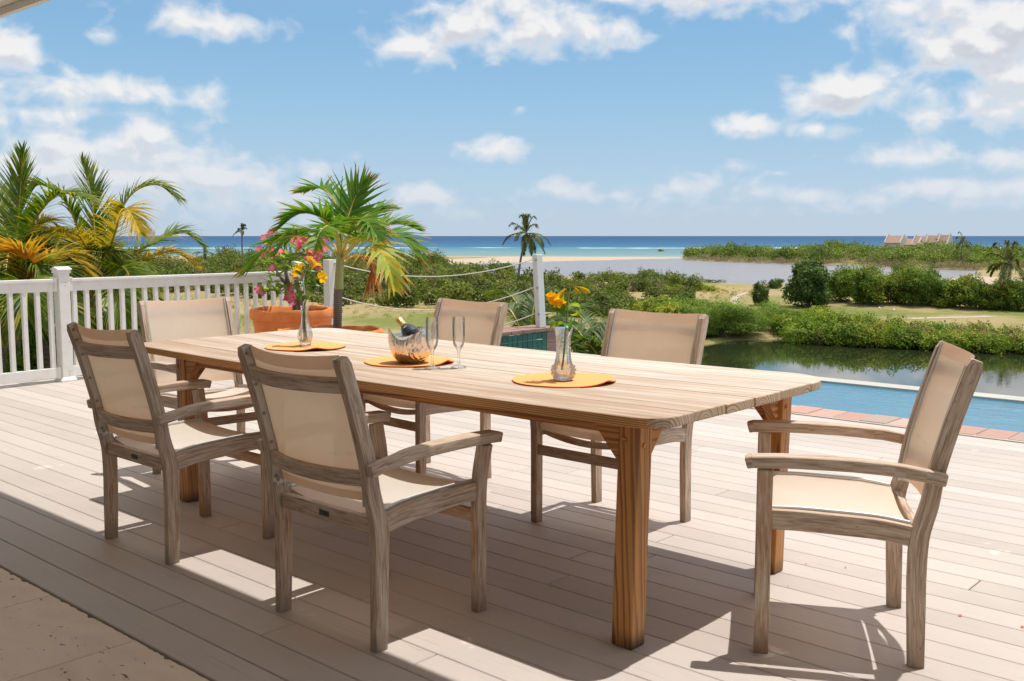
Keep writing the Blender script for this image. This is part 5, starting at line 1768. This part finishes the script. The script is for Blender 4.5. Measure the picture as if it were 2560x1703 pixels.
    for s in (-1, 1):
        m = MB(); pl = []
        for i in range(17):
            z = .452 + (.926 - .452) * i / 16
            pl.append((s * .2325, stile_y(z) - .004, z))
        m.sweep(pl, .004, .030, sx)
        pl2 = [(s * .2298, p[1] + .016, p[2] + .002) for p in pl]
        m.tube(pl2, .0048, 8)
        tr = m.build('track', M_ALU, root)
        for z in (.468, .60, .70, .80, .905):
            link('screw', sme, tr, (s * .2302, stile_y(z) - .010, z), (0, -s * PI / 2, 0))
        m = MB(); pl = []
        for y, z in ((.03, .4345), (.12, .4485), (.24, .4545), (.34, .4575), (.435, .4555)):
            pl.append((s * .2325, y, z))
        m.tube(catmull(pl, 12), .0058, 8)
        m.box((s * .2345, .425, .432), (.003, .04, .036))
        tr = m.build('track', M_ALU, root)
        link('screw', sme, tr, (s * .2325, .425, .430), (0, -s * PI / 2, 0))
        # tab of the back track below the lower rail
        m = MB(); m.box((s * .2325, stile_y(.495) - .012, .488), (.004, .026, .055)); tb = m.build('bracket', M_ALU, root, bevel=.002, seg=1)
        link('screw', sme, tb, (s * .2302, stile_y(.495) - .012, .482), (0, -s * PI / 2, 0))
    return root


CHAIRS = [
    ('weathered armchair seen from behind at the near left, stained grey stiles', (-3.800, 1.962), 0.0),
    ('weathered armchair seen from behind in the centre foreground, nearest the camera', (-2.556, 1.958), 0.0),
    ('armchair at the far left end of the table, sling facing the camera', (-4.965, 2.935), -95.7),
    ('armchair behind the middle of the table, behind the champagne flutes', (-3.831, 3.818), 176.5),
    ('armchair behind the right half of the table, against the pond bank', (-2.607, 3.812), 180.0),
    ('armchair pulled out at the right end of the table, seen from the side', (-1.1355, 3.173), 118.0)]
_proto = make_chair(CHAIRS[0][0])
for i, (lab, (x, y), a) in enumerate(CHAIRS):
    o = _proto if i == 0 else copy_tree(_proto)
    o.location = (x, y, 0); o.rotation_euler = (0, 0, math.radians(a)); o['label'] = lab

# ------------------------------------------------------------------ on the table
def tz(x, y):
    u = (x - TC.x) / ((TX1 - TX0) / 2)
    return TZ - .012 * (1 - u * u) + .0012


def placemat(label, x, y, r, lift, seed):
    rng = random.Random(seed)
    m = MB(); P = []
    n = 72
    ph = rng.uniform(0, 6)
    for i, q in enumerate(np.linspace(0.02, 1, 15)):
        row = []
        for j in range(n + 1):
            t = 2 * PI * j / n
            rr = r * q * (1 + .012 * math.sin(3 * t + ph) + .008 * math.sin(7 * t + ph))
            z = .0008
            if lift:
                for (a, w, h) in lift:
                    d = abs((t - a + PI) % (2 * PI) - PI)
                    z += h * max(0, 1 - d / w) ** 2 * max(0, (q - .55) / .45) ** 2
            row.append(Vector((rr * math.cos(t), rr * math.sin(t), z)))
        P.append(row)
    top = [[p + Vector((0, 0, .004)) for p in row] for row in P]
    m.grid(top); m.grid([list(reversed(row)) for row in P])
    m.grid([P[-1], top[-1]]); m.grid([top[0], P[0]])
    o = m.build('placemat', M_PLACE, smooth=True, merge=True)
    o.location = (x, y, tz(x, y) + .0005)
    return tag(o, label, 'placemat', 'orange woven placemats')


placemat('round orange placemat under the bud vase at the far left of the table', -3.945, 2.915, .192, [(5.9, .5, .012)], 1)
placemat('round orange placemat under the silver ice bucket', -3.165, 2.878, .192, [(.25, .45, .016)], 2)
placemat('round orange placemat under the faceted vase nearest the right end', -2.305, 2.868, .192, [(.05, .6, .015), (1.2, .5, .008)], 3)


def bowl():
    bx, by = -3.106, 2.836
    z0 = tz(bx, by) + .0062
    o = thing('ice_bucket', 'hammered silver ice bucket with a wavy rim', 'ice bucket', (bx, by, z0)); o.scale = (.95, .95, .95); o.rotation_euler = (0, 0, .2)
    prof = [(.001, .002), (.045, .001), (.050, 0.0), (.057, .004), (.069, .016), (.085, .038), (.0955, .064), (.1005, .090), (.1005, .115), (.0985, .132)]

    def zf(t, z, i): return (z / .132) ** 2.2 * (.021 * math.sin(3 * t + 2.6) + .004 * math.sin(2 * t))
    m = MB(); m.lathe(prof, 64, zf=zf); m.f.pop(0) if len(m.f[0]) > 4 else None
    m2 = MB(); m2.lathe(prof, 64, zf=zf)
    m2.build('outer_shell', M_SILVER, o, smooth=True)
    inn = [(.0985, .132), (.0972, .1335), (.0955, .132), (.0965, .115), (.0962, .090), (.091, .064), (.080, .038), (.064, .016), (.045, .009), (.001, .008)]
    m = MB(); m.lathe(inn, 64, zf=zf); m.build('inner_shell', M_SILVER_IN, o, smooth=True, fix=False)
    # bottle resting inside, neck up to the left
    Db = uvof(Vector((bx, by, 0)))[1]
    sh, tip = at(1021, 827, Db - .006), at(996, 799, Db + .05)
    ax = tip - sh; k = ax.length / .1; ax.normalize()
    b = sh - ax * (.055 * k)
    q = Vector((0, 0, 1)).rotation_difference(ax)
    bt = thing('champagne_bottle', 'dark champagne bottle with gold foil neck leaning in the ice bucket', 'bottle', b)
    bt.rotation_mode = 'QUATERNION'; bt.rotation_quaternion = q; bt.scale = (1, 1, k)
    m = MB(); m.lathe([(.001, -.02), (.033, -.02), (.0345, 0), (.034, .03), (.031, .052), (.025, .072), (.0185, .090), (.016, .098)], 32); m.build('body', M_BOTTLE, bt, smooth=True)
    m = MB(); m.lathe([(.0188, .0885), (.0168, .097), (.0155, .112), (.0148, .124), (.0158, .130), (.0172, .137), (.0172, .147), (.0145, .153), (.001, .155)], 24, rf=lambda t, z, i: 1 + .03 * math.sin(9 * t + i)); m.build('foil', M_FOIL, bt, smooth=True)
    m = MB(); m.lathe([(.0350, .010), (.0352, .028), (.0322, .0525), (.0262, .072), (.0215, .0835)], 32); m.build('shoulder_label', M_LABEL, bt, smooth=True)
    m = MB(); P = []
    toward = Vector((-b.x, -b.y, CAM_H - b.z)).normalized(); loc = q.inverted() @ toward; a0 = math.atan2(loc.y, loc.x)
    c = Vector((math.cos(a0) * .0322, math.sin(a0) * .0322, .054)); nrm = Vector((math.cos(a0), math.sin(a0), .45)).normalized()
    m.lathe([(.0082, 0), (.0078, .0012), (.001, .0016)], 20, c, R=Vector((0, 0, 1)).rotation_difference(nrm).to_matrix()); m.build('gold_seal', M_FOIL, bt, smooth=True)


bowl()


def flute_parts():
    m = MB()
    m.lathe([(.0, .0), (.030, .0005), (.0325, .0015), (.032, .003), (.022, .006), (.010, .0105), (.0058, .018), (.0044, .032), (.0042, .05), (.0052, .062), (.0078, .072), (.0128, .079), (.0190, .088), (.0230, .099), (.0250, .114), (.0258, .14), (.0257, .17), (.0253, .205), (.0248, .209), (.0242, .2075), (.0246, .17), (.0247, .14), (.0238, .115), (.0216, .101), (.0174, .0905), (.011, .083), (.004, .0805), (.0, .080)], 40)
    me_b = m.mesh('bowl', M_FLUTE, smooth=True)
    return me_b


FL = flute_parts()
for lab, x, y in (('champagne flute standing close against the ice bucket', -2.932, 2.793), ('champagne flute standing apart, right of its twin', -2.873, 2.886)):
    o = link('champagne_flute', FL, None, (x, y, tz(x, y) + .0004))
    tag(o, lab, 'glass', 'champagne flutes')


def leaf_blade(mb, base, d, n, L, W, bend=.4, curl=0.0, mi=0, k=6, tw=0.0, stalk=.0):
    """ovate leaf: from base along d, surface normal n, bending down along its length"""
    d = Vector(d).normalized(); n = Vector(n); n = (n - d * n.dot(d)).normalized(); s = d.cross(n)
    p = Vector(base); a = 0.0
    P = []
    for i in range(k + 1):
        t = i / k
        w = W * math.sin(PI * (t ** .75)) ** .85 * (1 - .12 * t) + .0004
        dd = d * math.cos(a) - n * math.sin(a); nn = n * math.cos(a) + d * math.sin(a)
        sd = (s * math.cos(tw * t) + nn * math.sin(tw * t))
        P.append([p - sd * w / 2 + nn * (w * .10), p - sd * w / 4 + nn * .0, p - nn * (w * .04), p + sd * w / 4, p + sd * w / 2 + nn * (w * .10)])
        p = p + dd * (L / k); a += bend / k + curl * t / k
    mb.grid(P, mi)


def trumpet(mb, base, d, L, R, wilt=0.0, seed=0, mi=0, lobes=5):
    rng = random.Random(seed)
    q = Vector((0, 0, 1)).rotation_difference(Vector(d).normalized()).to_matrix()
    n = 40; P = []
    for i in range(15):
        t = i / 14
        row = []
        for j in range(n + 1):
            th = 2 * PI * j / n
            lobe = abs(math.sin(lobes * th / 2))
            if t < .55: r = R * (.07 + .18 * t + .12 * max(0, t - .3)); z = L * t
            else:
                f = (t - .55) / .45
                r = R * (.20 + (.80 * f ** 1.1) * (.62 + .38 * lobe ** .6) * (1 - wilt * .45)); z = L * (.55 + .42 * f - (.20 + .25 * lobe) * f * f * (.4 + wilt * .4))
            r *= 1 + wilt * .30 * math.sin(7 * th + 3 * t + seed) * t
            z += wilt * .18 * L * math.sin(5 * th + seed) * t * t + (1 - lobe) * -.05 * L * max(0, t - .6)
            p = q @ Vector((r * math.cos(th), r * math.sin(th), z))
            row.append(Vector(base) + p)
        P.append(row)
    n0 = len(mb.v)
    for row in P:
        for p in row: mb.v.append(tuple(p))
    W = n + 1
    for i in range(14):
        for j in range(n):
            a = n0 + i * W + j
            mb.face((a, a + 1, a + W + 1, a + W), [(i / 14, 0), (i / 14, 0), ((i + 1) / 14, 0), ((i + 1) / 14, 0)], mi)


RIGHT = Vector((CA, SA, 0)); FWD = Vector((-SA, CA, 0)); UPV = Vector((0, 0, 1))


def vases():
    # fluted bud vase
    vx, vy = -3.955, 2.922; z0 = tz(vx, vy) + .0062
    v = thing('bud_vase', 'slender fluted glass bud vase with yellow flowers, far left placemat', 'vase', (vx, vy, z0))
    out = [(.001, 0), (.026, 0), (.029, .003), (.0275, .010), (.031, .024), (.0355, .040), (.0352, .055), (.030, .074), (.0215, .096), (.0172, .120), (.0166, .150), (.0178, .178), (.0215, .192)]
    rf = lambda t, z, i: 1 + .030 * math.cos(12 * t) if 2 < i else 1
    m = MB(); m.lathe(out, 96, rf=rf); m.build('body', M_VASE, v, smooth=True)
    inn = [(.0200, .191), (.0160, .178), (.0145, .150), (.0150, .120), (.0185, .096), (.0265, .074), (.031, .055), (.031, .040), (.026, .024), (.02, .014), (.001, .012)]
    m = MB(); m.lathe(inn, 48); m.build('lining', M_FLUTE, v, smooth=True, fix=False)
    m = MB(); m.lathe([(.001, .0125), (.019, .0145), (.0255, .024), (.0305, .040), (.0305, .055), (.0285, .066), (.001, .066)], 32); m.build('water', M_WATERV, v, smooth=True)
    # bouquet of yellow trumpet flowers
    D = uvof(Vector((vx, vy, 0)))[1]
    b = thing('bouquet', 'bunch of yellow trumpet flowers with glossy green leaves in the bud vase', 'flowers', (vx, vy, z0 + .02))
    L0 = b.location
    A = lambda px, py, dd=0: at(px, py, D + dd) - L0
    heads = [((790, 657), (.55, .25, .8), -.02), ((747, 668), (-.4, -.5, .7), .0), ((806, 693), (.75, -.55, .2), -.03), ((729, 698), (-.95, -.2, .05), -.02), ((775, 645), (.0, .4, .9), .03), ((742, 680), (-.6, .5, .4), .04)]
    for i, ((px, py), d, dd) in enumerate(heads):
        h = A(px, py, dd); d = RIGHT * d[0] + FWD * d[1] + UPV * d[2]; d.normalize()
        L = .062 if i != 3 else .050
        base = h - d * L * .75
        m = MB(); trumpet(m, base, d, L, .034 if i not in (3, 4) else .020, .15, i); m.build('flower', M_YEL, b, smooth=True, fix=False)
        m = MB(); m.tube(catmull([(random.uniform(-.01, .01), random.uniform(-.01, .01), .0), (random.uniform(-.006, .006), random.uniform(-.006, .006), .13), base * .5 + Vector((0, 0, .10)), base], 14), .0018, 6); m.build('stem', M_STEM, b, smooth=True)
    lv = [((760, 715), (-1, -.4, .35), .062, .030), ((770, 712), (1, -.2, .15), .066, .032), ((748, 722), (-.9, .2, .25), .050, .026), ((768, 722), (.8, -.6, -.2), .052, .030), ((757, 727), (-.2, -.9, -.35), .050, .030), ((766, 690), (.5, -.7, .75), .046, .022), ((755, 690), (-.5, -.6, .8), .050, .024), ((775, 695), (.9, -.3, -.45), .044, .024), ((752, 676), (.7, -.5, .3), .048, .018), ((762, 705), (-.1, -.9, .5), .044, .026), ((770, 680), (1, .2, .3), .042, .020), ((745, 730), (.1, -.9, -.7), .045, .024), ((762, 738), (-.3, -.8, -.8), .038, .022)]
    for i, ((px, py), d, L, W) in enumerate(lv):
        m = MB(); d = RIGHT * d[0] + FWD * d[1] + UPV * d[2]
        leaf_blade(m, A(px, py, -.01 + .004 * (i % 4)), d, UPV * .8 - FWD * .6, L, W, .9); m.build('leaf', M_BOUQLEAF, b, smooth=True, fix=False)
    rng = random.Random(5)
    for i in range(16):
        px, py = rng.uniform(752, 784), rng.uniform(652, 715)
        m = MB(); d = RIGHT * rng.uniform(-1, 1) + UPV * rng.uniform(.2, 1) - FWD * rng.uniform(-.3, .8)
        leaf_blade(m, A(px, py, rng.uniform(-.02, .03)), d, UPV - FWD * .5, rng.uniform(.018, .030), rng.uniform(.008, .012), .6); m.build('bud_leaf', M_BUDLEAF, b, smooth=True, fix=False)

    # faceted vase
    vx, vy = -2.288, 2.842; z0 = tz(vx, vy) + .0062
    v = thing('faceted_vase', 'pressed glass vase with a pointed diamond belly, nearest the right end', 'vase', (vx, vy, z0))
    m = MB()
    prof = []
    H = [(.001, 0), (.026, 0), (.030, .002), (.036, .010), (.0405, .020), (.0430, .031), (.0425, .042), (.0395, .052), (.0345, .060), (.031, .066), (.0275, .086), (.0252, .108), (.0248, .126), (.0262, .138), (.0272, .141), (.0262, .145), (.0275, .162), (.0312, .181), (.0340, .193)]

    def rf(t, z, i):
        return 1 if z < .062 else (1 + .030 * math.cos(10 * t) if z < .137 or z > .146 else 1)
    m.lathe(H, 80, rf=rf); m.build('body', M_VASE, v, smooth=True)
    # studs: four rows of little pyramids round the belly
    m = MB()
    for row, (z, r, s) in enumerate(((.011, .0365, .0115), (.0235, .0418, .0130), (.037, .0432, .0132), (.0495, .0405, .0122))):
        nn = 18
        for k in range(nn):
            a = 2 * PI * (k + .5 * (row % 2)) / nn
            rd = Vector((math.cos(a), math.sin(a), 0)); tg = Vector((-math.sin(a), math.cos(a), 0))
            c = rd * (r - .001) + Vector((0, 0, z)); h = s * .60
            n0 = len(m.v)
            for q in (c - tg * h, c - UPV * h, c + tg * h, c + UPV * h, c + rd * (s * .55) + UPV * .0005): m.v.append(tuple(q))
            for q in ((0, 1, 4), (1, 2, 4), (2, 3, 4), (3, 0, 4)): m.face([n0 + x for x in q])
    o = m.build('studs', M_VASE, v, fix=False); o['kind'] = 'stuff'
    inn = [(.0318, .192), (.0285, .181), (.0246, .162), (.0225, .126), (.0225, .108), (.0245, .086), (.028, .066), (.032, .055), (.036, .040), (.034, .026), (.027, .014), (.001, .010)]
    m = MB(); m.lathe(inn, 48); m.build('lining', M_FLUTE, v, smooth=True, fix=False)
    m = MB(); m.lathe([(.001, .0105), (.026, .0145), (.0335, .026), (.0354, .040), (.0315, .055), (.0276, .066), (.0240, .086), (.0222, .104), (.001, .104)], 32); m.build('water', M_WATERV, v, smooth=True)
    D = uvof(Vector((vx, vy, 0)))[1]
    b = thing('flower_stem', 'single wilting yellow flower stem with curled leaves in the faceted vase', 'flowers', (vx, vy, z0 + .02))
    L0 = b.location
    A = lambda px, py, dd=0: at(px, py, D + dd) - L0
    m = MB(); m.tube(catmull([A(1405, 925), A(1410, 880), A(1417, 800), A(1422, 735), A(1432, 705), A(1437, 688)], 24), [.0036] * 10 + [.0030] * 10 + [.0020] * 5, 7); m.build('stem', M_STEM, b, smooth=True)
    m = MB(); m.tube(catmull([A(1421, 735), A(1414, 722), A(1408, 725), A(1402, 738)], 10), .0016, 6); m.build('stem', M_STEM, b, smooth=True)
    m = MB(); trumpet(m, A(1414, 722), (A(1383, 752, -.02) - A(1414, 722)), .080, .048, .8, 2); m.build('flower', M_WILT, b, smooth=True, fix=False)
    m = MB(); trumpet(m, A(1410, 726), (A(1401, 765, -.02) - A(1410, 726)), .068, .034, .9, 5); m.build('flower', M_WILT, b, smooth=True, fix=False)
    m = MB(); trumpet(m, A(1410, 728, -.01), (A(1366, 752, -.01) - A(1410, 728, -.01)), .076, .036, .9, 9); m.build('flower', M_WILT, b, smooth=True, fix=False)
    # two closed buds to the right
    for (x0, y0, x1, y1, r) in ((1431, 714, 1477, 731, .0078), (1430, 716, 1450, 733, .0054)):
        p, q = A(x0, y0), A(x1, y1, -.01)
        m = MB(); m.tube(catmull([p, p.lerp(q, .35) + UPV * .002, p.lerp(q, .7), q], 12), [.0016, .0018, .002, .0022, .003, r * .7, r * .9, r, r, r * .9, r * .7, r * .45, .0006], 10); m.build('bud', M_WILT, b, smooth=True, fix=False)
    for (x, y, r) in ((1433, 682, .0038), (1443, 687, .0036), (1438, 685, .0042), (1427, 703, .0036), (1437, 706, .0034), (1429, 712, .0036), (1433, 715, .003), (1440, 682, .003)):
        m = MB(); c = A(x, y); m.lathe([(.0003, -r * 1.3), (r * .8, -r * .5), (r, r * .2), (r * .6, r * 1.0), (.0003, r * 1.5)], 9, c); m.build('bud', M_BUDLEAF, b, smooth=True)
    for (x, y, d, L, W, bend, curl) in ((1418, 768, (-.9, -.3, .45), .075, .019, 2.6, 1.2), (1418, 768, (.9, -.2, .5), .095, .018, 3.6, 2.6), (1414, 812, (-1, -.3, .4), .072, .020, 2.4, .6), (1414, 808, (.1, -1, .3), .056, .030, 1.5, .5), (1420, 810, (1, -.1, .35), .062, .016, 2.6, .8), (1414, 790, (-.8, -.5, .9), .060, .018, 1.4, .3), (1417, 760, (-.35, -.4, .9), .060, .014, 1.0, .5), (1417, 750, (-.3, -.5, -.7), .050, .013, .4, .2)):
        m = MB(); dd = RIGHT * d[0] + FWD * d[1] + UPV * d[2]
        leaf_blade(m, A(x, y, -.004), dd, UPV * .7 - FWD * .6, L * 1.3, W * 1.3, bend, curl, k=12); m.build('leaf', M_BUDLEAF if L > .07 else M_BOUQLEAF, b, smooth=True, fix=False)


vases()


# ------------------------------------------------------------------ potted plants by the railing
def pot(label, x, y, r, h, seed):
    root = thing('terracotta_pot', label, 'plant pot', (x, y, 0))
    rng = random.Random(seed)
    a = [rng.uniform(0, 6) for _ in range(4)]
    rf = lambda t, z, i: 1 + .006 * math.sin(3 * t + a[0]) + .004 * math.sin(8 * t + a[1] + i) + .002 * math.sin(19 * t + 2.3 * i)
    zf = lambda t, z, i: .006 * math.sin(5 * t + a[2]) * (z / h) + .003 * math.sin(13 * t + a[3]) * (z / h)
    prof = [(r * .66, 0), (r * .70, .02), (r * .86, h * .45), (r * .93, h * .76), (r * .93, h * .80), (r * .975, h * .82), (r, h * .85), (r, h * .97), (r * .985, h), (r * .93, h), (r * .905, h * .97), (r * .87, h * .80)]
    m = MB(); m.lathe(prof, 72, rf=rf, zf=zf); m.f = [f for f in m.f]; m.build('pot', M_TERRA, root, smooth=True, fix=True)
    m = MB(); m.lathe([(r * .875, h * .82), (r * .4, h * .845), (.001, h * .85)], 32, zf=lambda t, z, i: .01 * math.sin(4 * t + i)); m.build('soil', M_SOIL, root, smooth=True, fix=False)
    return root


P1 = at(731, 771, 10.05); P2 = at(826, 824, 8.76)
pot('large orange terracotta pot holding the pink flowered shrub, by the railing', P1.x, P1.y, .418, P1.z, 1)
pot('wide orange terracotta pot holding the small palm, lower and nearer', P2.x, P2.y, .458, P2.z, 2)


def desert_rose():
    D = 10.05
    b0 = at(745, 772, D); b0.z = P1.z * .84
    root = thing('desert_rose', 'pink flowering desert rose with bare forked grey branches in the left pot', 'shrub', b0)
    A = lambda px, py, dd=0: at(px, py, D + dd) - b0
    tips = [((675, 655), -.1), ((700, 612), .1), ((722, 640), -.15), ((748, 618), .1), ((785, 612), .15), ((800, 630), -.1), ((690, 690), .2), ((660, 730), -.2), ((735, 680), -.2), ((765, 660), .2), ((712, 600), .0), ((770, 640), -.1), ((700, 735), -.2), ((728, 598), .25), ((672, 615), .2)]
    forks = [A(722, 712), A(738, 690), A(728, 650, .05), A(755, 690, .05), A(705, 700, -.05)]
    m = MB()
    m.tube(catmull([(0, 0, -.05), A(738, 755), A(730, 735), forks[0]], 10), [.052, .046, .042, .038, .034, .031, .028, .026, .025, .024, .023], 9)
    m.tube(catmull([(.02, 0, -.05), A(750, 745), forks[1]], 8), [.036 - .002 * i for i in range(9)], 8)
    m.tube(catmull([forks[0], A(715, 680), forks[2]], 8), [.022 - .0012 * i for i in range(9)], 7)
    m.tube(catmull([forks[1], A(752, 700), forks[3]], 6), .017, 7)
    m.tube(catmull([forks[0], A(712, 706), forks[4]], 6), .016, 7)
    rng = random.Random(8)
    for i, ((px, py), dd) in enumerate(tips):
        t = A(px, py, dd)
        f = min(forks, key=lambda q: (q - t).length if q.z < t.z + .05 else 9)
        mid = f.lerp(t, .5) + RIGHT * rng.uniform(-.04, .04) + UPV * rng.uniform(-.03, .05)
        m.tube(catmull([f, mid, t], 9), [.0135 - .0008 * k for k in range(10)], 6)
    m.build('trunk', M_ROSEBARK, root, smooth=True)
    # leaf whorls at the branch tips
    extra = [((690, 668), 0), ((735, 655), -.1), ((712, 720), -.1), ((745, 640), .2), ((778, 668), .1), ((665, 660), .1), ((718, 668), .2), ((742, 625), -.1), ((680, 708), .1), ((705, 650), -.2)]
    for i, ((px, py), dd) in enumerate(tips + extra):
        c = A(px, py, dd); m = MB()
        ax = (UPV + RIGHT * rng.uniform(-.5, .5) - FWD * rng.uniform(-.3, .5)).normalized()
        for k in range(11):
            a = 2.4 * k; e = rng.uniform(.1, .9)
            d = (RIGHT * math.cos(a) + FWD * math.sin(a)) * math.cos(e) + ax * math.sin(e)
            leaf_blade(m, c + d * .01, d, ax, rng.uniform(.10, .16), rng.uniform(.026, .038), .5, k=4)
        m.build('leaf_whorl', M_ROSELEAF, root, smooth=True, fix=False)
    # five petalled flowers
    fm = MB()
    for k in range(5):
        a = 2 * PI * k / 5
        d = Vector((math.cos(a), math.sin(a), 0)); s = Vector((-math.sin(a), math.cos(a), 0))
        P = []
        for i in range(5):
            t = i / 4; w = .036 * math.sin(PI * (.12 + .80 * t)) ** .8
            P.append([d * (.044 * t) + s * (w / 2 * x) + UPV * (.012 * t * t + .006 * abs(x) - .010 * t ** 3) for x in (-1, -.4, .4, 1)])
        n0 = len(fm.v)
        fm.grid(P)
        for q in range(12):
            i = q // 3
            fm.uv[-12 + q] = [(i / 4, 0), (i / 4, 0), ((i + 1) / 4, 0), ((i + 1) / 4, 0)]
    fm.tube([(0, 0, -.035), (0, 0, -.012), (0, 0, .002)], [.004, .008, .011], 8)
    fme = fm.mesh('flower', M_PINK, smooth=True, fix=False)
    fl = [(748, 594), (756, 602), (742, 608), (765, 596), (752, 618), (768, 610), (733, 600), (775, 604), (797, 600), (806, 608), (812, 622), (803, 632), (792, 640), (778, 632), (770, 646), (785, 650), (774, 640), (796, 644), (760, 588), (655, 733), (648, 725), (722, 738), (728, 748), (735, 742), (719, 746), (729, 756), (660, 595), (672, 588), (648, 622), (655, 634), (680, 640), (690, 632), (676, 625), (706, 640), (700, 628), (680, 672), (790, 664), (798, 670), (784, 660), (730, 720), (683, 580), (812, 595)]
    for i, (px, py) in enumerate(fl):
        c = A(px, py, rng.uniform(-.22, -.05))
        nrm = (UPV * rng.uniform(.2, 1) - FWD * rng.uniform(.5, 1.3) + RIGHT * rng.uniform(-.7, .7)).normalized()
        o = link('flower', fme, root, c)
        o.rotation_mode = 'QUATERNION'; o.rotation_quaternion = UPV.rotation_difference(nrm) @ Quaternion((0, 0, 1), rng.uniform(0, 6))
        k = rng.uniform(.92, 1.18); o.scale = (k, k, k)


desert_rose()


def christmas_palm():
    D = 8.76
    b0 = at(843, 824, D); b0.z = P2.z * .84
    root = thing('potted_palm', 'small green palm with scorched brown leaf tips in the wide pot', 'palm tree', b0)
    A = lambda px, py, dd=0: at(px, py, D + dd) - b0
    top = A(852, 655)
    pts = [A(843, 832), A(844, 790), A(845, 728), A(847, 722), A(848, 690), A(850, 650), A(853, 630)]
    C = catmull(pts, 40); m = MB()
    rad = []
    for p in C:
        z = p.z + b0.z
        if z < .815: r = .0385 + .0012 * math.sin(z * 2 * PI * 55) + .006 * max(0, .5 - z)
        else: r = .0415 - .035 * (z - .815)
        rad.append(max(.02, r))
    m.tube(C, rad, 14)
    tr = m.build('trunk', M_RING, root, smooth=True)
    # texture heights in the trunk material are world heights
    tr.data.transform(Matrix.Translation((0, 0, b0.z))); tr.location = (0, 0, -b0.z)
    G_, Y_, D_ = [M_POT_FR, M_RACHIS], [M_POT_FY, M_RACHIS], [M_POT_FD, M_RACHIS_O]
    F = [
        ([(852, 640, 0), (862, 575, .05), (876, 525, .1), (893, 485, .12), (915, 455, .12)], G_, 24, .46, .026, .02, (28, 84), .0),
        ([(848, 640, 0), (835, 575, -.1), (795, 540, -.2), (745, 535, -.25), (690, 575, -.3)], G_, 28, .33, .032, .35, (32, 62), .3),
        ([(846, 640, 0), (800, 600, -.15), (740, 588, -.3), (690, 600, -.4), (640, 650, -.5), (612, 680, -.5)], G_, 34, .32, .028, .35, (28, 60), .2),
        ([(850, 640, 0), (850, 560, .25), (835, 500, .5), (800, 470, .75), (750, 480, .9)], G_, 28, .36, .030, .3, (35, 65), .2),
        ([(856, 640, 0), (880, 590, .3), (905, 550, .5), (940, 525, .7), (985, 520, .8)], G_, 26, .34, .030, .25, (35, 62), .2),
        ([(858, 640, 0), (895, 600, .2), (945, 570, .3), (1000, 560, .35), (1050, 575, .4)], G_, 30, .32, .028, .4, (35, 62), .3),
        ([(858, 645, 0), (890, 612, -.15), (930, 595, -.35), (985, 590, -.45), (1030, 620, -.5), (1052, 660, -.5)], G_, 30, .34, .028, .5, (32, 62), .25),
        ([(856, 648, 0), (880, 615, -.35), (905, 600, -.6), (940, 615, -.85), (970, 665, -1.0), (985, 720, -1.05)], Y_, 20, .33, .036, .7, (28, 60), .2),
        ([(858, 655, 0), (885, 640, .1), (915, 645, .15), (930, 680, .15), (925, 720, .1)], D_, 22, .26, .022, 1.2, (40, 70), .0),
        ([(852, 640, 0), (845, 590, -.4), (825, 565, -.75), (800, 580, -1.0), (785, 620, -1.15)], G_, 24, .30, .032, .5, (32, 60), .25),
        ([(850, 640, 0), (825, 600, .3), (780, 580, .6), (730, 590, .8), (680, 640, .9)], G_, 28, .33, .028, .45, (32, 62), .25),
        ([(855, 640, 0), (875, 580, -.35), (890, 550, -.6), (920, 560, -.8), (945, 600, -.9)], G_, 22, .30, .032, .45, (34, 60), .2)]
    for i, (ctrl, mt, nl, L, w, dr, fan, up) in enumerate(F):
        m = MB()
        frond(m, [A(x, y, d) for x, y, d in ctrl], int(nl * 1.2), L * (1.18 if i else .9), w * 1.2, dr * .5 if i else .01, t0=.22, fan=fan, up=up, seed=600 + i, k=5, rw=.013, jit=.22, curl=.12, sidev=(-FWD if i == 0 else None))
        link('frond', m.mesh('frond', mt, fix=False, smooth=False), root)
    m = MB()
    m.tube(catmull([A(852, 640), A(851, 560, .02), A(852, 495, .03), A(856, 440, .03)], 12), [.012 - .0008 * i for i in range(13)], 6)
    m.build('spear_leaf', M_POT_FR, root, smooth=True)


christmas_palm()


# ------------------------------------------------------------------ scraps on the deck
def litter():
    rng = random.Random(77)
    for i, (px, py, lab) in enumerate(((2402, 1538, 'curled dry brown leaf on the sunlit deck near the right edge'), (2114, 1420, 'small orange leaf scrap on the deck behind the right chair'), (2013, 1411, 'tiny orange leaf scrap on the deck beside the right chair leg'), (2556, 1566, 'dark dry leaf on the deck at the extreme right edge'), (1968, 1466, 'tiny leaf scrap on the deck beside the far table leg'), (800, 1318, 'dark twig scrap in the table shade behind the centre chair'))):
        p = on(px, py, .002)
        m = MB()
        a = rng.uniform(0, 6)
        L = (.022, .013, .011, .020, .008, .022)[i]
        leaf_blade(m, (0, 0, .002), (math.cos(a), math.sin(a), .25), (0, 0, 1), L, L * (.5 if i != 5 else .12), 1.4, .5)
        o = m.build('fallen_leaf', M_LITTER, smooth=True, fix=False); o.location = p
        tag(o, lab, 'leaf')


litter()
